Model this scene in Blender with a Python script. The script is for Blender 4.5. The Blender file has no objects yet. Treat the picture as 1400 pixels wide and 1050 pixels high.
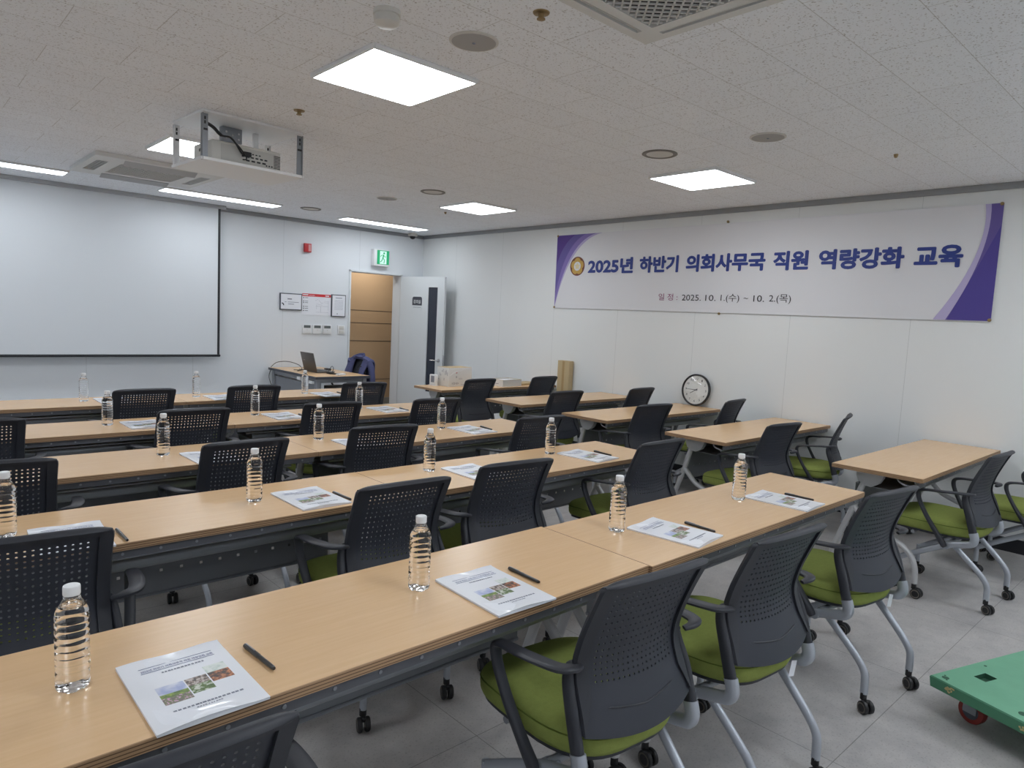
import bpy, bmesh, math, random
from mathutils import Vector, Matrix
random.seed(7)
C = bpy.context.scene.collection
PI = math.pi
CEIL = 2.654; FRONT = 8.565; RIGHT = 6.0; LEFT = -2.6; BACK = -1.8

# ------------------------------------------------------------------ materials
def srgb(r, g, b):
    f = lambda c: (c/255/12.92) if c/255 <= .04045 else ((c/255+.055)/1.055)**2.4
    return (f(r), f(g), f(b), 1)

def M(name, col, rough=.5, metal=0., bump=None, coat=0., spec=.5, vary=None):
    m = bpy.data.materials.new(name); m.use_nodes = True
    nt = m.node_tree; b = nt.nodes['Principled BSDF']
    b.inputs['Base Color'].default_value = col
    b.inputs['Roughness'].default_value = rough
    b.inputs['Metallic'].default_value = metal
    b.inputs['Specular IOR Level'].default_value = spec
    if coat: b.inputs['Coat Weight'].default_value = coat; b.inputs['Coat Roughness'].default_value = .08
    if bump or vary:
        tc = nt.nodes.new('ShaderNodeTexCoord')
    if vary:
        sc, amt = vary
        n = nt.nodes.new('ShaderNodeTexNoise'); n.inputs['Scale'].default_value = sc; n.inputs['Detail'].default_value = 4
        nt.links.new(tc.outputs['Object'], n.inputs['Vector'])
        mx = nt.nodes.new('ShaderNodeMixRGB')
        mx.inputs[1].default_value = [c*(1-amt) for c in col[:3]]+[1]
        mx.inputs[2].default_value = [min(1, c*(1+amt)) for c in col[:3]]+[1]
        nt.links.new(n.outputs['Fac'], mx.inputs[0]); nt.links.new(mx.outputs[0], b.inputs['Base Color'])
    if bump:
        sc, st = bump
        n2 = nt.nodes.new('ShaderNodeTexNoise'); n2.inputs['Scale'].default_value = sc; n2.inputs['Detail'].default_value = 3
        nt.links.new(tc.outputs['Object'], n2.inputs['Vector'])
        bp = nt.nodes.new('ShaderNodeBump'); bp.inputs['Strength'].default_value = st; bp.inputs['Distance'].default_value = .002
        nt.links.new(n2.outputs['Fac'], bp.inputs['Height']); nt.links.new(bp.outputs[0], b.inputs['Normal'])
    return m

def emis(name, col, st, base=(.8, .8, .8, 1)):
    m = bpy.data.materials.new(name); m.use_nodes = True
    nt = m.node_tree; b = nt.nodes['Principled BSDF']
    b.inputs['Base Color'].default_value = base
    b.inputs['Emission Color'].default_value = col; b.inputs['Emission Strength'].default_value = st
    return m

class N:                                          # tiny node helper
    def __init__(s, m): s.nt = m.node_tree; s.b = s.nt.nodes['Principled BSDF']
    def new(s, t, **k):
        n = s.nt.nodes.new(t)
        for a, v in k.items(): setattr(n, a, v)
        return n
    def link(s, a, b): s.nt.links.new(a, b)
    def math(s, op, a, b=None):
        n = s.nt.nodes.new('ShaderNodeMath'); n.operation = op
        for i, x in enumerate((a, b)):
            if x is None: continue
            if isinstance(x, (int, float)): n.inputs[i].default_value = x
            else: s.nt.links.new(x, n.inputs[i])
        return n.outputs[0]

white_wall = M('wall_covering', srgb(232, 234, 235), .75, bump=(180, .25), vary=(1.2, .015))
def wall_seams(m, axis, phase, spacing):
    n = N(m); tc = n.new('ShaderNodeTexCoord'); sp = n.new('ShaderNodeSeparateXYZ'); n.link(tc.outputs['Object'], sp.inputs[0])
    f = n.math('FRACT', n.math('DIVIDE', n.math('ADD', sp.outputs[axis], -phase+10*spacing), spacing))
    line = n.math('LESS_THAN', f, .004)
    old = n.b.inputs['Base Color'].links[0].from_socket
    mx = n.new('ShaderNodeMixRGB'); mx.inputs[2].default_value = srgb(150, 153, 154)
    n.link(n.math('MULTIPLY', line, .35), mx.inputs[0]); n.link(old, mx.inputs[1]); n.link(mx.outputs[0], n.b.inputs['Base Color'])
wall_r_mat = M('wall_covering_right', srgb(230, 232, 232), .75, bump=(180, .25), vary=(1.2, .015)); wall_seams(wall_r_mat, 1, 1.88, .98)
wall_f_mat = M('wall_covering_front', srgb(228, 232, 236), .75, bump=(180, .25), vary=(1.2, .015)); wall_seams(wall_f_mat, 0, 1.63, 1.1)

ceil_mat = M('ceiling_tile', srgb(205, 200, 198), .9)
n = N(ceil_mat); tc = n.new('ShaderNodeTexCoord')
br = n.new('ShaderNodeTexBrick'); br.offset = .5
for k, v in (('Scale', 1.), ('Mortar Size', .0018), ('Mortar Smooth', .1), ('Brick Width', .6), ('Row Height', .3)): br.inputs[k].default_value = v
br.inputs['Color1'].default_value = srgb(240, 243, 248); br.inputs['Color2'].default_value = srgb(237, 240, 245); br.inputs['Mortar'].default_value = srgb(205, 205, 206)
n.link(tc.outputs['Object'], br.inputs['Vector'])
nz = n.new('ShaderNodeTexNoise'); nz.inputs['Scale'].default_value = 105; nz.inputs['Detail'].default_value = 2.5; nz.inputs['Roughness'].default_value = .6
n.link(tc.outputs['Object'], nz.inputs['Vector'])
rp = n.new('ShaderNodeValToRGB'); rp.color_ramp.elements[0].position = .345; rp.color_ramp.elements[1].position = .41
rp.color_ramp.elements[0].color = (.62, .59, .57, 1); rp.color_ramp.elements[1].color = (1, 1, 1, 1)
n.link(nz.outputs['Fac'], rp.inputs[0])
mx = n.new('ShaderNodeMixRGB'); mx.blend_type = 'MULTIPLY'; mx.inputs[0].default_value = 1
n.link(br.outputs['Color'], mx.inputs[1]); n.link(rp.outputs[0], mx.inputs[2]); n.link(mx.outputs[0], n.b.inputs['Base Color'])
bp = n.new('ShaderNodeBump'); bp.inputs['Strength'].default_value = .4; bp.inputs['Distance'].default_value = .003
n.link(rp.outputs[0], bp.inputs['Height']); n.link(bp.outputs[0], n.b.inputs['Normal'])

floor_mat = M('vinyl_floor', srgb(140, 136, 132), .42)
n = N(floor_mat); tc = n.new('ShaderNodeTexCoord')
mp = n.new('ShaderNodeMapping'); mp.inputs['Location'].default_value = (.25, -.87+.9, 0); n.link(tc.outputs['Object'], mp.inputs[0])
br = n.new('ShaderNodeTexBrick'); br.offset = 0
for k, v in (('Scale', 1.), ('Mortar Size', .0016), ('Mortar Smooth', 0.), ('Brick Width', .9), ('Row Height', .9)): br.inputs[k].default_value = v
br.inputs['Color1'].default_value = srgb(190, 187, 186); br.inputs['Color2'].default_value = srgb(187, 184, 183); br.inputs['Mortar'].default_value = srgb(138, 135, 134)
n.link(mp.outputs[0], br.inputs['Vector'])
nz = n.new('ShaderNodeTexNoise'); nz.inputs['Scale'].default_value = 5; nz.inputs['Detail'].default_value = 8; nz.inputs['Roughness'].default_value = .7
n.link(tc.outputs['Object'], nz.inputs['Vector'])
rp = n.new('ShaderNodeValToRGB'); rp.color_ramp.elements[0].position = .3; rp.color_ramp.elements[1].position = .7
rp.color_ramp.elements[0].color = (.74, .74, .75, 1); rp.color_ramp.elements[1].color = (1.1, 1.09, 1.07, 1)
n.link(nz.outputs['Fac'], rp.inputs[0])
mx = n.new('ShaderNodeMixRGB'); mx.blend_type = 'MULTIPLY'; mx.inputs[0].default_value = 1
n.link(br.outputs['Color'], mx.inputs[1]); n.link(rp.outputs[0], mx.inputs[2])
nz2 = n.new('ShaderNodeTexNoise'); nz2.inputs['Scale'].default_value = 120; nz2.inputs['Detail'].default_value = 2
n.link(tc.outputs['Object'], nz2.inputs['Vector'])
rp2 = n.new('ShaderNodeValToRGB'); rp2.color_ramp.elements[0].position = .32; rp2.color_ramp.elements[1].position = .42
rp2.color_ramp.elements[0].color = (.78, .77, .76, 1); n.link(nz2.outputs['Fac'], rp2.inputs[0])
mx2 = n.new('ShaderNodeMixRGB'); mx2.blend_type = 'MULTIPLY'; mx2.inputs[0].default_value = 1
n.link(mx.outputs[0], mx2.inputs[1]); n.link(rp2.outputs[0], mx2.inputs[2]); n.link(mx2.outputs[0], n.b.inputs['Base Color'])

def wood(name, c1, c2, rough):
    m = M(name, c1, rough); n = N(m); tc = n.new('ShaderNodeTexCoord')
    mp = n.new('ShaderNodeMapping'); mp.inputs['Scale'].default_value = (2.5, 38, 38); n.link(tc.outputs['Object'], mp.inputs[0])
    nz = n.new('ShaderNodeTexNoise'); nz.inputs['Scale'].default_value = 2.5; nz.inputs['Detail'].default_value = 6; n.link(mp.outputs[0], nz.inputs['Vector'])
    big = n.new('ShaderNodeTexNoise'); big.inputs['Scale'].default_value = 3; n.link(tc.outputs['Object'], big.inputs['Vector'])
    f = n.math('ADD', n.math('MULTIPLY', nz.outputs['Fac'], .7), n.math('MULTIPLY', big.outputs['Fac'], .3))
    mx = n.new('ShaderNodeMixRGB'); mx.inputs[1].default_value = c1; mx.inputs[2].default_value = c2
    n.link(f, mx.inputs[0]); n.link(mx.outputs[0], n.b.inputs['Base Color'])
    return m
beech = wood('beech_laminate', srgb(232, 196, 153), srgb(215, 175, 129), .27)
ply = M('plywood_edge', srgb(178, 142, 105), .6)
n = N(ply); tc = n.new('ShaderNodeTexCoord'); sp = n.new('ShaderNodeSeparateXYZ'); n.link(tc.outputs['Object'], sp.inputs[0])
f = n.math('FRACT', n.math('DIVIDE', n.math('ADD', sp.outputs[2], -.7075), .0075))
mx = n.new('ShaderNodeMixRGB'); mx.inputs[1].default_value = srgb(176, 142, 108); mx.inputs[2].default_value = srgb(104, 78, 56)
n.link(n.math('LESS_THAN', f, .3), mx.inputs[0]); n.link(mx.outputs[0], n.b.inputs['Base Color'])

black_plastic = M('black_plastic', srgb(48, 50, 57), .48, bump=(350, .12))
black_panel = M('perforated_black_plastic', srgb(49, 52, 61), .5, bump=(350, .1))
green_cloth = M('olive_green_fabric', srgb(141, 152, 82), .92, bump=(420, .5), spec=.15, vary=(60, .12))
green_dark = M('fabric_piping', srgb(98, 110, 52), .92, spec=.15)
silver = M('silver_paint', srgb(178, 183, 192), .34, .45)
caster_black = M('caster_black', srgb(30, 30, 32), .45)
caster_grey = M('caster_rim', srgb(104, 98, 90), .5)
steel_grey = M('grey_steel', srgb(142, 146, 152), .42, .25)
panel_grey = M('grey_panel', srgb(126, 129, 135), .5, .1)
bracket_white = M('pale_grey_bracket', srgb(186, 188, 190), .45, .1)
ivory_leg = M('table_leg_paint', srgb(190, 190, 192), .36, .3)
white_plastic = M('white_plastic', srgb(232, 233, 234), .4)
cream_plastic = M('offwhite_plastic', srgb(214, 212, 206), .45)
grey_trim = M('cornice_grey', srgb(150, 152, 155), .5, .2)
dark_line = M('black_edge', srgb(36, 37, 42), .5)
screen_white = M('screen_fabric', srgb(222, 226, 230), .85)
chrome = M('chrome', srgb(205, 205, 208), .22, .95)
cap_white = M('bottle_cap', srgb(240, 241, 243), .38)
paper = M('paper', srgb(236, 238, 244), .6)
cover_paper = M('glossy_cover', srgb(236, 238, 244), .35, coat=.6)
ink_blue = M('cover_ink', srgb(112, 120, 158), .5)
ink_grey = M('grey_ink', srgb(132, 136, 150), .6)
ink_black = M('black_ink', srgb(40, 40, 46), .6)
pen_black = M('pen_black', srgb(28, 28, 32), .28, coat=.4)
card_kraft = M('kraft_card', srgb(190, 168, 130), .8, vary=(20, .03))
card_white = M('printed_carton', srgb(222, 222, 220), .55)
tan_panel = M('tan_wall_panel', srgb(182, 154, 122), .55, vary=(2, .04))
hall_grey = M('hall_baseboard', srgb(140, 138, 132), .6)
door_white = M('door_white', srgb(222, 226, 228), .45)
dark_glass = M('dark_glass', srgb(50, 55, 68), .18)
sign_dark = M('sign_charcoal', srgb(72, 75, 84), .5)
red_box = M('alarm_red', srgb(188, 44, 48), .45)
red_band = M('red_band', srgb(204, 46, 52), .5)
navy_text = M('banner_navy', srgb(44, 62, 138), .6)
plum_text = M('banner_plum', srgb(140, 60, 108), .6)
banner_white = M('banner_fabric', srgb(224, 224, 228), .7, bump=(9, .25))
pur_a = M('banner_purple_dark', srgb(88, 62, 140), .65); pur_b = M('banner_purple_blue', srgb(104, 92, 160), .65)
pur_c = M('banner_purple', srgb(132, 116, 182), .65); pur_d = M('banner_lilac', srgb(184, 174, 212), .65)
pur_r = M('banner_indigo', srgb(78, 66, 146), .65); pur_r2 = M('banner_violet', srgb(100, 86, 154), .65)
gold = M('emblem_gold', srgb(196, 158, 76), .5); maroon = M('emblem_maroon', srgb(112, 60, 44), .5)
jacket_mat = M('navy_wool', srgb(90, 94, 132), .9, bump=(300, .5), spec=.15)
laptop_grey = M('laptop_grey', srgb(96, 92, 88), .4, .5)
key_dark = M('keyboard_dark', srgb(48, 48, 50), .6)
cable_black = M('cable_black', srgb(24, 24, 26), .5)
cart_green = M('cart_green', srgb(112, 172, 140), .6, vary=(9, .14), bump=(60, .2))
cart_side = M('cart_green_edge', srgb(74, 132, 102), .6, vary=(6, .1))
cart_hole = M('cart_recess', srgb(44, 88, 66), .7)
cart_scuff = M('scuffed_paint', srgb(196, 180, 130), .8)
wheel_red = M('wheel_red', srgb(140, 52, 46), .5)
wheel_hub = M('wheel_hub', srgb(88, 94, 104), .5, .4)
ac_white = M('cassette_white', srgb(214, 214, 212), .5)
ac_grey = M('cassette_grey', srgb(176, 178, 181), .55)
ac_dark = M('cassette_recess', srgb(58, 58, 60), .8)
det_white = M('detector_white', srgb(205, 203, 198), .5)
speaker_grey = M('speaker_mesh', srgb(168, 166, 164), .7)
lamp_glow = emis('lamp_diffuser', (.93, .985, 1.04, 1), 6.6)
lamp_glow_cool = emis('lamp_diffuser_cool', (.92, .985, 1.05, 1), 5.0)
exit_green = emis('exit_green', srgb(24, 186, 118), .16, srgb(30, 150, 100)); exit_white = emis('exit_white', srgb(190, 255, 226), .22, srgb(200, 226, 214))
brass = M('sprinkler_brass', srgb(150, 128, 92), .4, .7)
pics = {}
def picmat(name, c1, c2, sc, c3=None):
    m = M(name, c1, .35, coat=.6); n = N(m); tc = n.new('ShaderNodeTexCoord')
    nz = n.new('ShaderNodeTexNoise'); nz.inputs['Scale'].default_value = sc; nz.inputs['Detail'].default_value = 3; n.link(tc.outputs['Object'], nz.inputs['Vector'])
    rp = n.new('ShaderNodeValToRGB'); rp.color_ramp.elements[0].position = .38; rp.color_ramp.elements[1].position = .62
    rp.color_ramp.elements[0].color = c1; rp.color_ramp.elements[1].color = c2
    if c3: e = rp.color_ramp.elements.new(.5); e.color = c3
    n.link(nz.outputs['Fac'], rp.inputs[0]); n.link(rp.outputs[0], n.b.inputs['Base Color'])
    pics[name] = m; return m
picmat('photo_sky', srgb(168, 180, 220), srgb(222, 226, 240), 30)
picmat('photo_grass', srgb(84, 116, 44), srgb(150, 176, 70), 90)
picmat('photo_flowers', srgb(120, 100, 112), srgb(206, 160, 190), 160, srgb(110, 128, 70))
picmat('photo_building', srgb(72, 64, 62), srgb(200, 190, 184), 140, srgb(140, 120, 110))
picmat('photo_park', srgb(70, 96, 46), srgb(208, 212, 200), 110, srgb(96, 122, 62))
picmat('photo_pale', srgb(226, 232, 228), srgb(186, 204, 196), 60)
picmat('photo_brown', srgb(60, 40, 34), srgb(206, 130, 84), 110, srgb(130, 74, 48))

water_mat = bpy.data.materials.new('clear_bottle_water'); water_mat.use_nodes = True
b = water_mat.node_tree.nodes['Principled BSDF']
b.inputs['Transmission Weight'].default_value = 1; b.inputs['Roughness'].default_value = .0; b.inputs['IOR'].default_value = 1.36
b.inputs['Base Color'].default_value = (1, 1, 1, 1)
clear_glass = bpy.data.materials.new('clock_lens'); clear_glass.use_nodes = True
nt = clear_glass.node_tree; nt.nodes.remove(nt.nodes['Principled BSDF'])
tr = nt.nodes.new('ShaderNodeBsdfTransparent'); gl = nt.nodes.new('ShaderNodeBsdfGlossy'); ms = nt.nodes.new('ShaderNodeMixShader')
gl.inputs['Roughness'].default_value = .03; ms.inputs[0].default_value = .07; nt.links.new(tr.outputs[0], ms.inputs[1]); nt.links.new(gl.outputs[0], ms.inputs[2])
nt.links.new(ms.outputs[0], nt.nodes['Material Output'].inputs['Surface'])

# ------------------------------------------------------------------ mesh builder
def V(*a): return Vector(a)
def cr(pts, n=6):                                  # Catmull-Rom through points (tuples of any length)
    out = []; P = [pts[0]]+list(pts)+[pts[-1]]
    for i in range(1, len(P)-2):
        for k in range(n):
            t = k/n
            out.append(tuple(.5*(2*b_+(c-a)*t+(2*a-5*b_+4*c-d)*t*t+(-a+3*b_-3*c+d)*t**3) for a, b_, c, d in zip(P[i-1], P[i], P[i+1], P[i+2])))
    out.append(tuple(pts[-1])); return out

class MB:
    def __init__(s): s.bm = bmesh.new(); s.mi = 0
    def face(s, vs):
        try:
            f = s.bm.faces.new(vs); f.material_index = s.mi; return f
        except ValueError: return None
    def poly(s, pts, mi=None):
        if mi is not None: s.mi = mi
        return s.face([s.bm.verts.new(p) for p in pts])
    def box(s, c, d, bev=0., rot=None, seg=2):
        cx, cy, cz = c; dx, dy, dz = d[0]/2, d[1]/2, d[2]/2
        t = bmesh.new()
        vs = [t.verts.new((x*dx, y*dy, z*dz)) for x in (-1, 1) for y in (-1, 1) for z in (-1, 1)]
        for q in ((0, 1, 3, 2), (4, 6, 7, 5), (0, 4, 5, 1), (2, 3, 7, 6), (0, 2, 6, 4), (1, 5, 7, 3)): t.faces.new([vs[i] for i in q])
        if bev: bmesh.ops.bevel(t, geom=t.edges[:], offset=min(bev, dx*.95, dy*.95, dz*.95), segments=seg, affect='EDGES', profile=.5)
        Mx = Matrix.Translation(c) @ (rot.to_4x4() if rot else Matrix())
        s.merge(t, Mx)
    def merge(s, t, Mx=None):
        mp = {}
        for v in t.verts: mp[v] = s.bm.verts.new((Mx @ v.co) if Mx else v.co)
        for f in t.faces: s.face([mp[v] for v in f.verts])
        t.free()
    def ring(s, pts): return [s.bm.verts.new(p) for p in pts]
    def loft(s, rings, closed=True, caps=True):
        for a, b_ in zip(rings, rings[1:]):
            n = len(a)
            for i in range(n if closed else n-1): s.face([a[i], a[(i+1) % n], b_[(i+1) % n], b_[i]])
        if caps and closed:
            s.face(rings[0][::-1]); s.face(rings[-1])
    def sweep(s, pts, rad, seg=10, up=V(0, 0, 1), sq=1., caps=True):   # rad: scalar, (w,h) or a list of either
        pts = [Vector(p) for p in pts]; n = len(pts); rings = []
        side0 = None
        for i, p in enumerate(pts):
            t = (pts[min(i+1, n-1)]-pts[max(i-1, 0)]).normalized()
            if up is None:
                if side0 is None: side0 = t.orthogonal().normalized()
                side = (side0-t*side0.dot(t)).normalized(); side0 = side
            else:
                side = t.cross(up)
                if side.length < 1e-4: side = t.orthogonal()
                side.normalize()
            nn = side.cross(t)
            r = rad[i] if isinstance(rad, list) else rad
            w, h = r if isinstance(r, tuple) else (r, r)
            ps = []
            for k in range(seg):
                a = 2*PI*(k+.5)/seg; ca, sa = math.cos(a), math.sin(a)
                x = math.copysign(abs(ca)**sq, ca)*w; y = math.copysign(abs(sa)**sq, sa)*h
                ps.append(p+side*x+nn*y)
            rings.append(s.ring(ps))
        s.loft(rings, caps=caps)
    def cyl(s, a, b_, r, seg=16, r2=None):
        s.sweep([a, b_], [r, r2 if r2 is not None else r], seg, up=None)
    def lathe(s, prof, seg=24, c=(0, 0, 0), axis='z'):
        rings = []; hollow = prof[0][0] > 1e-6 and prof[-1][0] > 1e-6
        for r, z in prof:
            ps = []
            for k in range(seg):
                a = 2*PI*k/seg; x, y = r*math.cos(a), r*math.sin(a)
                q = {'z': (x, y, z), 'x': (z, x, y), 'y': (y, z, x)}[axis]
                ps.append((c[0]+q[0], c[1]+q[1], c[2]+q[2]))
            rings.append(s.ring(ps))
        s.loft(rings+rings[:1] if hollow else rings, caps=not hollow)
    def prism(s, poly2, z0, z1, f=lambda x, y, z: (x, y, z)):
        a = s.ring([f(x, y, z0) for x, y in poly2]); b_ = s.ring([f(x, y, z1) for x, y in poly2]); s.loft([a, b_])
    def mesh(s, name, mats, smooth=40):
        bmesh.ops.recalc_face_normals(s.bm, faces=s.bm.faces[:])
        me = bpy.data.meshes.new(name); s.bm.to_mesh(me); s.bm.free()
        for m in (mats if isinstance(mats, (list, tuple)) else [mats]): me.materials.append(m)
        if smooth:
            for p in me.polygons: p.use_smooth = True
            me.set_sharp_from_angle(angle=math.radians(smooth))
        return me
    def build(s, name, mats, parent=None, smooth=40):
        return put(name, s.mesh(name, mats, smooth), parent)

def put(name, me, parent=None):
    o = bpy.data.objects.new(name, me); C.objects.link(o)
    if parent: o.parent = parent
    return o
def tag(o, label, cat, group=None):
    o['label'] = label; o['category'] = cat
    if group: o['group'] = group
    return o
def thing(name, label, cat, loc=(0, 0, 0), rz=0., group=None):
    o = bpy.data.objects.new(name, None); C.objects.link(o); o.empty_display_size = .1
    o.location = loc; o.rotation_euler = (0, 0, rz)
    return tag(o, label, cat, group)
def struct(o): o['kind'] = 'structure'; return o
def copy_tree(o, parent=None):
    c = o.copy(); C.objects.link(c)
    if parent: c.parent = parent
    for ch in list(o.children): copy_tree(ch, c)
    return c
def boxobj(name, c, d, mat, parent=None, bev=0., rot=None):
    m = MB(); m.box(c, d, bev, rot); return m.build(name, mat, parent)

def text_mesh(body, w, h, bold=0., spread=0.):               # lettering as a flat mesh filling 0..w, 0..h
    cu = bpy.data.curves.new('lettering', 'FONT'); cu.body = body; cu.offset = bold; cu.resolution_u = 3; cu.space_character = 1+spread
    o = bpy.data.objects.new('lettering', cu); C.objects.link(o)
    dg = bpy.context.evaluated_depsgraph_get(); dg.update()
    me = bpy.data.meshes.new_from_object(o.evaluated_get(dg))
    bpy.data.objects.remove(o); bpy.data.curves.remove(cu)
    xs = [v.co.x for v in me.vertices]; ys = [v.co.y for v in me.vertices]
    x0, x1, y0, y1 = min(xs), max(xs), min(ys), max(ys)
    for v in me.vertices:
        v.co = ((v.co.x-x0)/(x1-x0)*w, (v.co.y-y0)/(y1-y0)*h, 0)
    return me
def text_part(name, items, mat, parent=None, depth=0.):
    """items: (body, x, y, w, h, bold) in the parent's own plane; all joined in one mesh"""
    bm = bmesh.new()
    for n_, (body, x, y, w, h, bold) in enumerate(items):
        me = text_mesh(body, w, h, bold)
        for v in me.vertices: v.co += Vector((x, y, depth+.0004*n_))
        bm.from_mesh(me); bpy.data.meshes.remove(me)
    me = bpy.data.meshes.new(name); bm.to_mesh(me); bm.free(); me.materials.clear(); me.materials.append(mat)
    for p in me.polygons: p.material_index = 0
    return put(name, me, parent)

def frame_matrix(o, xaxis, yaxis):
    x = Vector(xaxis).normalized(); y = Vector(yaxis).normalized(); z = x.cross(y)
    m = Matrix((x, y, z)).transposed().to_4x4(); m.translation = Vector(o); return m

# ------------------------------------------------------------------ the room
def slab(name, x0, x1, y0, y1, z0, z1, mat):
    return struct(boxobj(name, ((x0+x1)/2, (y0+y1)/2, (z0+z1)/2), (x1-x0, y1-y0, z1-z0), mat))
slab('floor', LEFT-.2, RIGHT+.2, BACK-.2, FRONT+.001, -.1, 0, floor_mat)
slab('ceiling', LEFT-.2, RIGHT+.2, BACK-.2, FRONT+.2, CEIL, CEIL+.1, ceil_mat)
slab('wall_right', RIGHT, RIGHT+.2, BACK-.2, FRONT+.2, 0, CEIL, wall_r_mat)
slab('wall_left', LEFT-.2, LEFT, BACK-.2, FRONT+.2, 0, CEIL, white_wall)
slab('wall_back', LEFT, RIGHT, BACK-.2, BACK, 0, CEIL, white_wall)
DX0, DX1, DH = 4.80, 5.612, 2.04
m = MB()
for x0, x1, z0, z1 in ((LEFT, DX0, 0, CEIL), (DX1, RIGHT, 0, CEIL), (DX0, DX1, DH, CEIL)):
    m.box(((x0+x1)/2, FRONT+.1, (z0+z1)/2), (x1-x0, .2, z1-z0))
struct(m.build('wall_front', wall_f_mat, smooth=0))
m = MB(); m.box(((LEFT+RIGHT)/2, FRONT-.012, CEIL-.024), (RIGHT-LEFT, .024, .047), .004); struct(m.build('trim_1', grey_trim))
m = MB(); m.box((RIGHT-.012, (BACK+FRONT)/2, CEIL-.024), (.024, FRONT-BACK-.05, .047), .004); struct(m.build('trim_2', grey_trim))
m = MB(); m.box((4.18, FRONT-.006, .04), (1.2, .012, .08)); m.box((1.2, FRONT-.006, .04), (4.7, .012, .08)); struct(m.build('baseboard_front', grey_trim))
m = MB(); m.box((RIGHT-.006, (BACK+FRONT)/2, .05), (.012, FRONT-BACK-.03, .10)); struct(m.build('baseboard_right', dark_line))
# door frame
m = MB()
m.box((DX0-.012, FRONT-.004, DH/2+.01), (.024, .03, DH+.02), .002); m.box((DX1+.012, FRONT-.004, DH/2+.01), (.024, .03, DH+.02), .002)
m.box(((DX0+DX1)/2, FRONT-.004, DH+.012), (DX1-DX0+.048, .03, .024), .002)
struct(m.build('trim_3', door_white))
# corridor behind the doorway
HW = 9.65
slab('wall_hall', 3.6, 8.2, HW, HW+.1, 0, 2.5, tan_panel)
m = MB()
for z in (1.512, 1.314, 1.03, .41): m.box((5.9, HW-.001, z), (4.6, .004, .007))
struct(m.build('trim_4', dark_line))
slab('baseboard_hall', 3.6, 8.2, HW-.015, HW, 0, .105, hall_grey)
slab('floor_hall', 3.6, 8.2, FRONT+.001, HW+.1, -.1, 0, floor_mat)
slab('ceiling_hall', 3.6, 8.2, FRONT+.2, HW+.1, 2.5, 2.6, ceil_mat)
slab('wall_hall_end', 8.2, 8.3, FRONT+.2, HW+.1, 0, 2.5, white_wall)
slab('wall_hall_start', 3.5, 3.6, FRONT+.2, HW+.1, 0, 2.5, white_wall)
la = bpy.data.lights.new('corridor_fill_light', 'AREA'); la.shape = 'RECTANGLE'; la.size = .6; la.size_y = .3; la.energy = 5; la.color = (1, .95, .87)  # unseen area light, added to brighten the corridor beyond the door
lo = bpy.data.objects.new('corridor_fill_light', la); C.objects.link(lo); lo.location = (5.6, 9.2, 2.48)

# open door leaf, hinged at the right jamb, swung into the room
HX, HY = 5.606, FRONT-.03
ang = math.atan2(7.765-HY, 5.80-HX)
door = bpy.data.objects.new('door_1', None); C.objects.link(door); struct(door); door.location = (HX, HY, 0); door.rotation_euler = (0, 0, ang)
# local x runs from the hinge to the free edge; local -y is the face towards the viewer
m = MB(); W, T = .815, .042
gx0, gx1, gz0, gz1 = .52, .69, .40, 1.885
for x0, x1, z0, z1 in ((0, gx0, .012, 2.03), (gx1, W, .012, 2.03), (gx0, gx1, .012, gz0), (gx0, gx1, gz1, 2.03)):
    m.box(((x0+x1)/2, T/2, (z0+z1)/2), (x1-x0, T, z1-z0))
m.build('door_leaf', door_white, door, 0)
boxobj('vision_panel', ((gx0+gx1)/2, T/2, (gz0+gz1)/2), (gx1-gx0, .012, gz1-gz0), dark_glass, door)
m = MB(); hz = .86
for s_ in (-1, 1):
    y0 = -.001 if s_ < 0 else T+.001
    m.cyl((.755, y0, hz), (.755, y0+s_*.008, hz), .026, 20); m.cyl((.755, y0, hz), (.755, y0+s_*.05, hz), .009, 10)
    m.sweep([(.76, y0+s_*.05, hz), (.70, y0+s_*.052, hz), (.635, y0+s_*.048, hz)], (.009, .007), 10)
m.build('handle', chrome, door)
m = MB(); m.box((W+.002, T/2, hz-.02), (.004, .024, .2), .001); m.build('lock_plate', chrome, door)
def rrect(x0, x1, z0, z1, r, top=True, bot=True, n=5):
    pts = []
    for cx, cz, a0, on in ((x1-r, z1-r, 0, top), (x0+r, z1-r, 90, top), (x0+r, z0+r, 180, bot), (x1-r, z0+r, 270, bot)):
        if on: pts += [(cx+r*math.cos(math.radians(a0+90*k/n)), cz+r*math.sin(math.radians(a0+90*k/n))) for k in range(n+1)]
        else: pts.append((x1 if a0 in (0, 270) else x0, z1 if a0 in (0, 90) else z0))
    return pts
m = MB(); m.prism(rrect(.232, .412, 1.555, 1.745, .03), 0, -.004, lambda x, z, y: (x, y, z)); sg = m.build('sign_plate', door_white, door)
m = MB(); m.prism(rrect(.232, .412, 1.622, 1.745, .03, bot=False), -.0042, -.0062, lambda x, z, y: (x, y, z)); m.build('sign_field', sign_dark, sg)
t = text_part('sign_text', [('강의실', 0, 0, .135, .055, .02)], door_white, sg); t.matrix_local = frame_matrix((.254, -.0068, 1.648), (1, 0, 0), (0, 0, 1))
m = MB()
for k in range(9): m.box((.255+k*.0165, -.0046, 1.594), (.011, .001, .008))
m.build('sign_marks', ink_grey, sg)

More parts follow.
